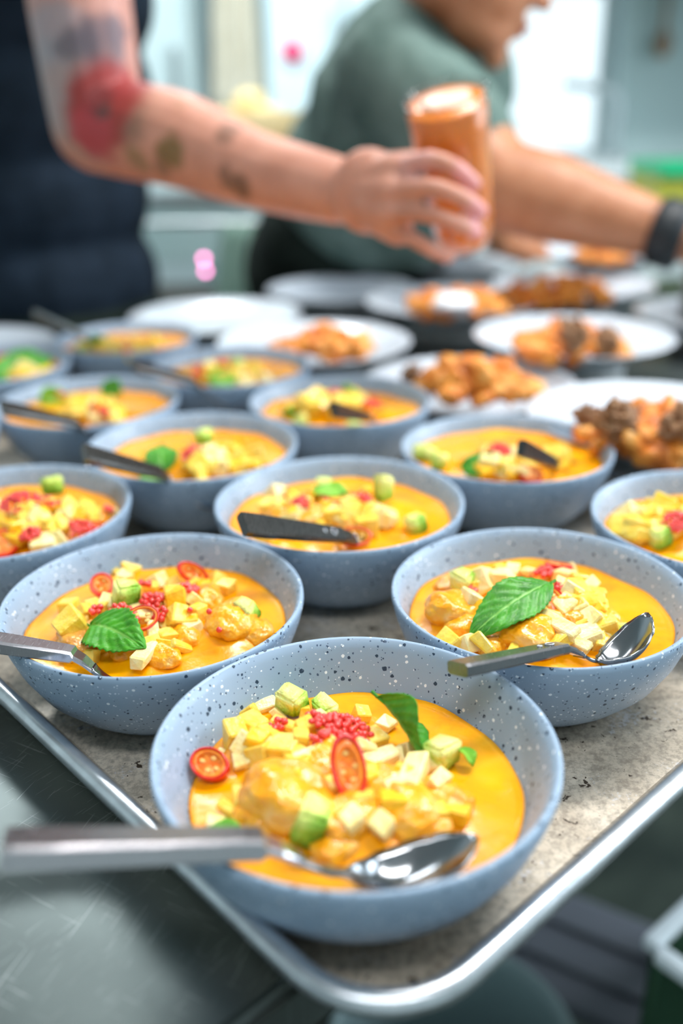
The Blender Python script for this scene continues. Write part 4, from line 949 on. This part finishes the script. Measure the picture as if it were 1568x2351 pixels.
# far arm reaching down to the plates
shF = T_(960, 200, 1.62); elF = T_(1010, 430, 1.72); wrF = T_(1140, 545, 1.62)
limb(bm, [T_(940, 210, 1.5), shF, shF.lerp(elF, .5), elF, elF.lerp(wrF, .5), wrF], [.08, .07, .055, .05, .042, .031])
limb(bm, [wrF, T_(1180, 560, 1.58), T_(1200, 565, 1.56)], [.028, .028, .022])
for k_ in range(4): limb(bm, [T_(1200, 552 + 8 * k_, 1.58 - .02 * k_), T_(1232, 560 + 8 * k_, 1.57 - .02 * k_), T_(1255, 575 + 6 * k_, 1.56 - .02 * k_)], [.0105, .0095, .008], 10)
limb(bm, [T_(1165, 570, 1.55), T_(1195, 590, 1.53), T_(1215, 597, 1.53)], [.013, .011, .009], 10)
hip = spine[0]; gx = hip.x
for s in (-1, 1): limb(bm, [hip + Vector((-.02, s * .09, -.03)), Vector((gx + .01, hip.y + s * .10, .50)), Vector((gx - .06, hip.y + s * .11, .10))], [.10, .065, .042]); limb(bm, [Vector((gx - .07, hip.y + s * .11, .05)), Vector((gx + .08, hip.y + s * .12, .04))], [.04, .03])
M['skinB'] = skin('tanned_skin', (.41, .165, .08), (.51, .23, .125), [])
B = obj('person', bm, M['skinB']); remesh(B, .0055, 5)
tag(B, 'person in grey-green T-shirt bending over the plates, face in profile cut by the top edge', 'person')
M['tee'] = cloth('grey_green_jersey', (.07, .115, .10), (.135, .195, .175))
bm = bmesh.new()
for c, r in zip(spine[2:], (.175, .17, .15)): ell(bm, c, (r, r * 1.15, r))
limb(bm, [T_(935, 190, 1.45), T_(985, 60, 1.40)], [.10, .072])
limb(bm, [T_(945, 190, 1.43), shB, shB.lerp(elB, .62)], [.11, .092, .078]); limb(bm, [T_(940, 210, 1.5), shF, shF.lerp(elF, .6)], [.11, .09, .072])
te = remesh(obj('t_shirt', bm, M['tee'], B), .009, 4)
dm = te.modifiers.new('folds', 'DISPLACE'); tx = bpy.data.textures.new('folds', 'CLOUDS'); tx.noise_scale = .07; dm.texture = tx; dm.strength = .016; dm.mid_level = .5
bm = bmesh.new(); ell(bm, hip + Vector((0.01, 0, .0)), (.205, .195, .17)); ell(bm, spine[1] + Vector((0, 0, -.02)), (.182, .19, .14))
for s in (-1, 1): limb(bm, [hip + Vector((-.02, s * .09, -.05)), Vector((gx + .01, hip.y + s * .10, .50)), Vector((gx - .06, hip.y + s * .11, .10))], [.125, .09, .07])
remesh(obj('trousers', bm, M['dark'], B), .011, 3)
bm = bmesh.new()
for s in (-1, 1): limb(bm, [Vector((gx - .08, hip.y + s * .11, .048)), Vector((gx + .09, hip.y + s * .12, .042))], [.047, .040])
remesh(obj('shoes', bm, M['dark'], B), .01, 2)
d_ = (wrB - elB).normalized(); bm = bmesh.new(); c0 = wrB - d_ * .012
tube(bm, [c0 - d_ * .006, c0, c0 + d_ * .03, c0 + d_ * .036], [.037, .044, .044, .037], 24); obj('black_wristband', bm, mat('black_rubber', (.010, .014, .018), .5), B)
face_parts(B, Pb, Rb, 1, mat('short_brown_hair', (.045, .028, .014), .7))

# ---- the jar of orange sauce (glass wall, sauce, foam)
ax = (jar_t - jar_b); JL = ax.length; qj = ax.to_track_quat('Z', 'Y')
rt = .0385
M['sauce'] = noisy('orange_sauce', (.76, .17, .006), (.86, .245, .016), 25, .3, spec=.5, coat=.3)
M['clearglass'] = mat('clear_jar_glass', (1, 1, 1), .03, trans=1.0, ior=1.05, coat=.6)
prof = [(0, 0), (.022, .0), (.027, .004), (.0305, .02), (.033, JL * .4), (.0365, JL * .75), (rt, JL - .004), (rt + .001, JL), (rt - .0012, JL + .0005), (rt - .0016, JL - .004)]
inn = [(.0362, JL * .75), (.0327, JL * .4), (.0300, .022), (.0277, .0070), (.0215, .0030), (0, .0025)]
bm = bmesh.new(); lathe(bm, prof[:-1] + [(rt - .0009, JL - .008)] + inn, 56)
jar = obj('sauce_jar', bm, M['clearglass']); jar.location = jar_b; jar.rotation_mode = 'QUATERNION'; jar.rotation_quaternion = qj
tag(jar, 'tall glass jar of orange sauce tilted in the tattooed hand', 'jar')
bm = bmesh.new(); lathe(bm, [(0, .0030), (.0215, .0035), (.0275, .0075), (.0298, .022), (.0325, JL * .4), (.0360, JL * .75), (.0374, JL - .008), (.0362, JL - .0065), (0, JL - .0065)], 48)
obj('sauce', bm, M['sauce'], jar)
bm = bmesh.new(); bm2 = lump(5, .3, 3, 1.5, (1, 1, .12)); bmesh.ops.scale(bm2, vec=(.024, .022, .03), verts=bm2.verts); bmesh.ops.translate(bm2, vec=(0, .0, JL - .0055), verts=bm2.verts)
bm.free(); obj('foam', bm2, mat('pale_foam', (.86, .56, .42), .35), jar)

# ================================================================= BACKGROUND KITCHEN
def thing(name, label, cat): return tag(empty(name, (0, 0, 0)), label, cat)
M['fridge'] = noisy('pale_steel_fridge', (.46, .58, .60), (.56, .68, .70), 2, .4, 0)
M['cream'] = noisy('cream_linen', (.66, .62, .50), (.78, .74, .62), 6, .8)
M['paleblue'] = noisy('pale_blue_enamel', (.66, .84, .90), (.72, .90, .96), 2, .35)
M['olive'] = mat('dark_olive_enamel', (.075, .085, .045), .5)
fr = thing('refrigerator', 'grey-teal upright refrigerator behind the person in navy', 'refrigerator')
bx('body', (-1.25, 3.32, .05), (-.45, 3.93, 2.1), M['fridge'], fr, .01)
for a, b in ((-1.24, -.85), (-.84, -.46)): 
    d = bx('door', (a, 3.285, .12), (b, 3.315, 2.08), M['fridge'], fr, .01); bx('handle', (b - .05, 3.25, .9), (b - .03, 3.284, 1.4), M['steel'], d, .004)
bx('plinth', (-1.2, 3.35, 0), (-.5, 3.9, .05), M['olive'], fr, 0)
t_ = thing('hanging_apron', 'cream apron hanging between refrigerator and pale blue cupboard', 'apron')
bm = bmesh.new(); n = 30; G = []
for j in range(14):
    z = 1.95 - j * .058; wdt = .034 + .0055 * j * (1 if j < 9 else .9); row = []
    for i in range(n + 1): u = i / n * 2 - 1; row.append(bm.verts.new((-.33 + wdt * u, 3.55 + .012 * sin(u * 11 + j * .3), z)))
    G.append(row)
for a, b in zip(G, G[1:]):
    for i in range(n): bm.faces.new((a[i], a[i + 1], b[i + 1], b[i]))
o = obj('cloth', bm, M['cream'], t_); s_ = o.modifiers.new('thick', 'SOLIDIFY'); s_.thickness = .004
bm = bmesh.new(); tube(bm, [(-.33, 3.93, 1.97), (-.33, 3.55, 1.97), (-.33, 3.53, 1.985)], .006, 10); obj('hook', bm, M['steel'], t_)
cb = thing('tall_cupboard', 'pale blue tall cupboard behind the grey-green T-shirt', 'cupboard')
bx('body', (-.22, 3.45, .05), (.30, 3.93, 2.2), M['paleblue'], cb, .01)
for a, b in ((-.215, .035), (.045, .295)): 
    d = bx('door', (a, 3.425, .12), (b, 3.447, 2.18), M['paleblue'], cb, .006); bx('handle', (.0 if a < 0 else .06, 3.40, 1.3), (.015 if a < 0 else .075, 3.424, 1.5), M['steel'], d, .003)
bx('plinth', (-.2, 3.5, 0), (.28, 3.9, .05), M['olive'], cb, 0)
bm = bmesh.new(); lathe(bm, [(0, 0), (.036, 0), (.036, .012), (0, .014)], 28); bmesh.ops.rotate(bm, cent=(0, 0, 0), matrix=Matrix.Rotation(pi / 2, 3, 'X'), verts=bm.verts)
o = obj('magnet', bm, mat('pink_enamel', (.85, .08, .22), .4)); o.location = (-.135, 3.424, 1.385); tag(o, 'round pink magnet on the pale blue cupboard door', 'magnet')
# steel counter with bread
ct = thing('steel_counter', 'steel back counter with dark shelf, seen under the outstretched arm', 'counter')
bx('countertop', (-1.2, 2.55, .985), (.15, 3.15, 1.02), M['steel'], ct, .006)
bx('front_apron', (-1.19, 2.56, .84), (.14, 2.58, .984), mat('pale_teal_steel', (.40, .55, .55), .35, .3), ct, .003)
for x in (-1.15, .10):
    for y in (2.62, 3.1): bx('leg', (x - .02, y - .02, 0), (x + .02, y + .02, .984), M['steel'], ct, .003)
bx('undershelf', (-1.13, 2.6, .30), (.08, 3.12, .32), M['steel'], ct, .003)
bk = thing('bread_basket', 'basket of pale yellow rolls on the back counter', 'basket')
bm = bmesh.new(); lathe(bm, [(0, 0), (.12, 0), (.15, .09), (.145, .092), (.115, .006), (0, .006)], 32); o = obj('basket_bowl', bm, mat('wicker', (.62, .48, .25), .7), bk); o.location = (-.245, 2.85, 1.121)
rs = thing('wooden_box', 'low wooden box lifting the bread basket on the back counter', 'box'); bx('box_body', (-.40, 2.72, 1.021), (-.09, 2.98, 1.105), mat('pale_wood', (.5, .38, .22), .6), rs, .004); bx('box_lid', (-.405, 2.715, 1.106), (-.085, 2.985, 1.1205), mat('pale_wood_lid', (.55, .42, .25), .6), rs, .004)
for i, (dx, dy, dz) in enumerate(((-.06, .02, .085), (.05, -.03, .09), (.0, .05, .10), (.01, -.01, .13), (-.05, -.05, .085), (.07, .05, .085))):
    bm = bmesh.new(); ell(bm, (-.245 + dx, 2.85 + dy, 1.105 + dz), (.045, .038, .03)); o = obj('bread_roll', bm, mat('bread_crust', (.86, .68, .32), .6)); tag(o, 'pale yellow bread roll in the basket on the back counter', 'bread', 'bread rolls in the basket')
# dark appliance with two pink lamps
ap = thing('warming_cabinet', 'dark appliance with two pink lamps under the arm', 'appliance')
bx('body', (-.62, 2.1, 0), (-.12, 2.5, .80), mat('dark_brown_enamel', (.025, .02, .016), .4), ap, .01)
M['pinklamp'] = mat('pink_indicator', (.9, .3, .6), .3, emis=(1.0, .28, .62), es=9)
for px, py in ((468, 594), (472, 622)):
    p = atZ(px, py, (2.085 * cos(TH) + (CAM.z - .9) * sin(TH))); k_ = (2.09 - p.y) / ray(px, py).y; p = p + ray(px, py) * k_
    bm = bmesh.new(); ell(bm, p, (.006, .010, .006), None, 12); obj('indicator_lamp', bm, M['pinklamp'], ap)
tl = thing('hanging_towel', 'pale green towel hanging beside the dark appliance', 'towel')
bm = bmesh.new(); G = []
for j in range(12):
    z = 1.0 - j * .035; row = [bm.verts.new((-.24 - .006 * j + .10 * (i / 16) + .0, 2.03 + .012 * sin(i * 1.3 + j * .2), z)) for i in range(17)]; G.append(row)
for a, b in zip(G, G[1:]):
    for i in range(16): bm.faces.new((a[i], a[i + 1], b[i + 1], b[i]))
o = obj('towel_cloth', bm, mat('pale_green_towel', (.25, .40, .34), .8), tl); s_ = o.modifiers.new('thick', 'SOLIDIFY'); s_.thickness = .005
bm = bmesh.new(); tube(bm, [(-.62, 2.03, 1.0), (.0, 2.03, 1.0)], .006, 10); 
tube(bm, [(-.60, 2.03, 1.0), (-.60, 2.12, .82), (-.60, 2.12, .79)], .006, 10); obj('towel_rail', bm, M['steel'], tl)
# right side: range hood, utensil, tap, sink counter, crates
hd = thing('range_hood', 'dark olive range hood at the top right corner', 'range hood')
bx('canopy', (.62, 2.95, 1.62), (2.0, 3.75, 1.85), M['olive'], hd, .01); bx('duct', (1.1, 3.2, 1.85), (1.5, 3.6, CEIL), M['steel'], hd, 0)
bx('grease_panel', (.66, 2.90, 1.63), (1.96, 2.948, 1.80), mat('greasy_steel', (.16, .19, .15), .5, .4), hd, .004)
cp = thing('tiled_splash_panel', 'grey-teal splash panel below the range hood', 'panel')
bx('panel_sheet', (1.06, 3.80, 1.02), (2.2, 3.93, 1.62), mat('grey_teal_panel', (.42, .56, .57), .4), cp, .003)
ut = thing('wooden_ladle', 'brown wooden ladle hanging below the range hood', 'ladle')
bm = bmesh.new(); tube(bm, [(1.18, 3.74, 1.60), (1.18, 3.74, 1.44)], .010, 10); obj('handle', bm, mat('brown_wood', (.25, .14, .07), .6), ut)
bm = bmesh.new(); ell(bm, (1.18, 3.735, 1.405), (.03, .014, .045)); obj('ladle_head', bm, mat('brown_wood_head', (.27, .15, .08), .6), ut)
sk = thing('sink_counter', 'white sink counter below the window', 'counter')
bx('countertop', (.33, 3.2, .99), (2.2, 3.93, 1.03), M['frame'], sk, .006); bx('cabinet_body', (.36, 3.26, .0), (2.18, 3.9, .989), M['wall_white'], sk, .004)
fc = thing('kitchen_tap', 'grey bent kitchen tap in front of the window', 'tap')
bm = bmesh.new(); p, r = catmull([(.955, 3.42, 1.03), (.955, 3.42, 1.20), (.935, 3.42, 1.245), (.87, 3.42, 1.262), (.76, 3.42, 1.275)], [.019, .018, .017, .016, .015], 6); tube(bm, p, r, 14); obj('spout', bm, mat('brushed_tap_steel', (.42, .50, .53), .35, .6), fc)
bm = bmesh.new(); lathe(bm, [(0, 1.03), (.03, 1.03), (.028, 1.05), (0, 1.052)], 24, c=(.955, 3.42, 0)); obj('tap_base', bm, M['steel'], fc)
sh_ = thing('storage_rack', 'white wire rack holding green and yellow crates at right', 'rack')
for x in (.95, 1.115, 1.9): 
    for y in (2.42, 2.72): bx('post', (x - .008, y - .012, 0), (x + .008, y + .012, .942 if x != 1.115 else 1.045), M['frame'], sh_, .002)
for z in (.35, .93): bx('shelf', (.94, 2.41, z), (1.91, 2.73, z + .012), M['frame'], sh_, .002)
def crate(lo, hi, m, label):
    r = thing('storage_crate', label, 'crate'); lo = Vector(lo); hi = Vector(hi); t = .008
    bx('base', lo, (hi.x, hi.y, lo.z + t), m, r, .001)
    for a, b in (((lo.x, lo.y, lo.z + t), (hi.x, lo.y + t, hi.z)), ((lo.x, hi.y - t, lo.z + t), (hi.x, hi.y, hi.z)), ((lo.x, lo.y + t, lo.z + t), (lo.x + t, hi.y - t, hi.z)), ((hi.x - t, lo.y + t, lo.z + t), (hi.x, hi.y - t, hi.z))): bx('side_wall', a, b, m, r, .001)
M['green'] = mat('green_plastic', (.0, .42, .17), .35); M['yellow'] = mat('olive_yellow_plastic', (.38, .38, .04), .4)
crate((.80, 2.45, .943), (1.10, 2.70, 1.045), M['yellow'], 'olive-yellow crate on the rack, left one'); crate((1.13, 2.45, .943), (1.60, 2.70, 1.045), M['yellow'], 'olive-yellow crate on the rack, right one')
bx_ = thing('green_tray', 'bright green tray lying on the crates at right', 'tray'); bx('tray_plate', (.80, 2.43, 1.046), (1.6, 2.72, 1.075), M['green'], bx_, .006); bx('tray_handle', (1.15, 2.40, 1.05), (1.25, 2.43, 1.065), M['green'], bx_, .003)
# steel container at the right edge on the table
cn = thing('steel_container', 'tall brown-grey steel container cut by the right edge', 'container')
cc = atZ(1652, 690, 1.30); bm = bmesh.new(); lathe(bm, [(0, Tz), (.05, Tz), (.052, Tz + .17), (.056, Tz + .175), (.053, Tz + .177), (.046, Tz + .172), (.046, Tz + .01), (0, Tz + .01)], 40, c=(cc.x, cc.y, 0)); obj('container_wall', bm, mat('brown_steel', (.20, .18, .17), .4, .6), cn)

# ================================================================= UNDER THE TABLE, BOTTOM RIGHT
def bucket(c, r, h, m, label, hand=True):
    t = thing('plastic_bucket', label, 'bucket'); bm = bmesh.new()
    lathe(bm, [(0, 0), (r * .8, 0), (r, h), (r * 1.05, h + .004), (r * 1.05, h + .014), (r * .98, h + .014), (r * .96, h), (r * .77, .01), (0, .01)], 48, c=c); obj('bucket_body', bm, m, t)
    if hand: bm = bmesh.new(); tube(bm, [(c[0] + r * 1.06 * cos(a), c[1] + r * 1.06 * sin(a) * .25 - r * .0, c[2] + h - r * .9 * abs(sin(a))) for a in [pi * k / 12 for k in range(13)]], .004, 8); obj('bucket_handle', bm, M['steel'], t)
    return t
def floorz(px, py, z): d = ray(px, py); return CAM + d * ((z - CAM.z) / d.z)
M['paleplastic'] = mat('grey_white_plastic', (.22, .30, .31), .4)
p = floorz(1040, 2420, .35); bucket((p.x, p.y, 0), .12, .35, M['paleplastic'], 'pale grey bucket below the front corner of the tray')
st_ = thing('step_stool', 'grey plastic step stool below the tray at bottom right', 'stool')
p = floorz(1340, 2190, .24)
M['stool'] = mat('grey_violet_plastic', (.16, .17, .20), .4)
rz = Matrix.Rotation(-.55, 3, 'Z')
def rb(name, c, s, m, par, rot=rz, bev=.006):
    bm = bmesh.new(); box(bm, (0, 0, 0), s, None, bev); bmesh.ops.transform(bm, matrix=Matrix.Translation(p + rz @ Vector(c)) @ rot.to_4x4(), verts=bm.verts); return obj(name, bm, m, par, False)
p = Vector((p.x, p.y, 0))
rb('seat', (0, 0, .235), (.20, .17, .022), M['stool'], st_); rb('seat_ridge', (0, .03, .249), (.17, .02, .008), M['stool'], st_, bev=.002); rb('seat_ridge', (0, -.03, .249), (.17, .02, .008), M['stool'], st_, bev=.002)
for x in (-.08, .08):
    for y in (-.065, .065): rb('leg', (x, y, .112), (.03, .03, .224), M['stool'], st_)
# white-rimmed crate
wc = thing('open_crate', 'dark crate with a thick white rim at the lower right edge', 'crate')
c0 = floorz(1490, 2175, .50); p = Vector((c0.x, c0.y, 0)); rz = Matrix.Rotation(-.72, 3, 'Z')
# local x runs to the upper right of the picture, local y to the lower right
e1 = (floorz(1568, 2100, .50) - c0); e2 = (floorz(1568, 2262, .50) - c0); e1.z = e2.z = 0; e1.normalize(); e2 = (e2 - e1 * e2.dot(e1)).normalized()
rz = Matrix((e1, e2, Vector((0, 0, 1)))).transposed()
if rz.determinant() < 0: rz = Matrix((e1, -e2, Vector((0, 0, 1)))).transposed(); sg = -1
else: sg = 1
W1, W2, Hc = .26, .20, .50
M['whiterim'] = mat('white_crate_rim', (.78, .84, .88), .35); M['darkcrate'] = mat('dark_green_crate', (.02, .06, .03), .5)
for c, s in (((W1 / 2, 0, 0), (W1, .016, .014)), ((W1 / 2, sg * W2, 0), (W1, .016, .014)), ((0, sg * W2 / 2, 0), (.016, W2 - .018, .014)), ((W1, sg * W2 / 2, 0), (.016, W2 - .018, .014))): rb('rim', (c[0], c[1], Hc), s, M['whiterim'], wc, rz, .004)
for c, s in (((W1 / 2, 0, 0), (W1 - .02, .006, Hc - .01)), ((W1 / 2, sg * W2, 0), (W1 - .02, .006, Hc - .01)), ((0, sg * W2 / 2, 0), (.006, W2 - .03, Hc - .01)), ((W1, sg * W2 / 2, 0), (.006, W2 - .03, Hc - .01))): rb('side_wall', (c[0], c[1], (Hc - .01) / 2), s, M['darkcrate'], wc, rz, .001)
rb('base', (W1 / 2, sg * W2 / 2, .012), (W1 - .03, W2 - .03, .01), M['darkcrate'], wc, rz, .001)
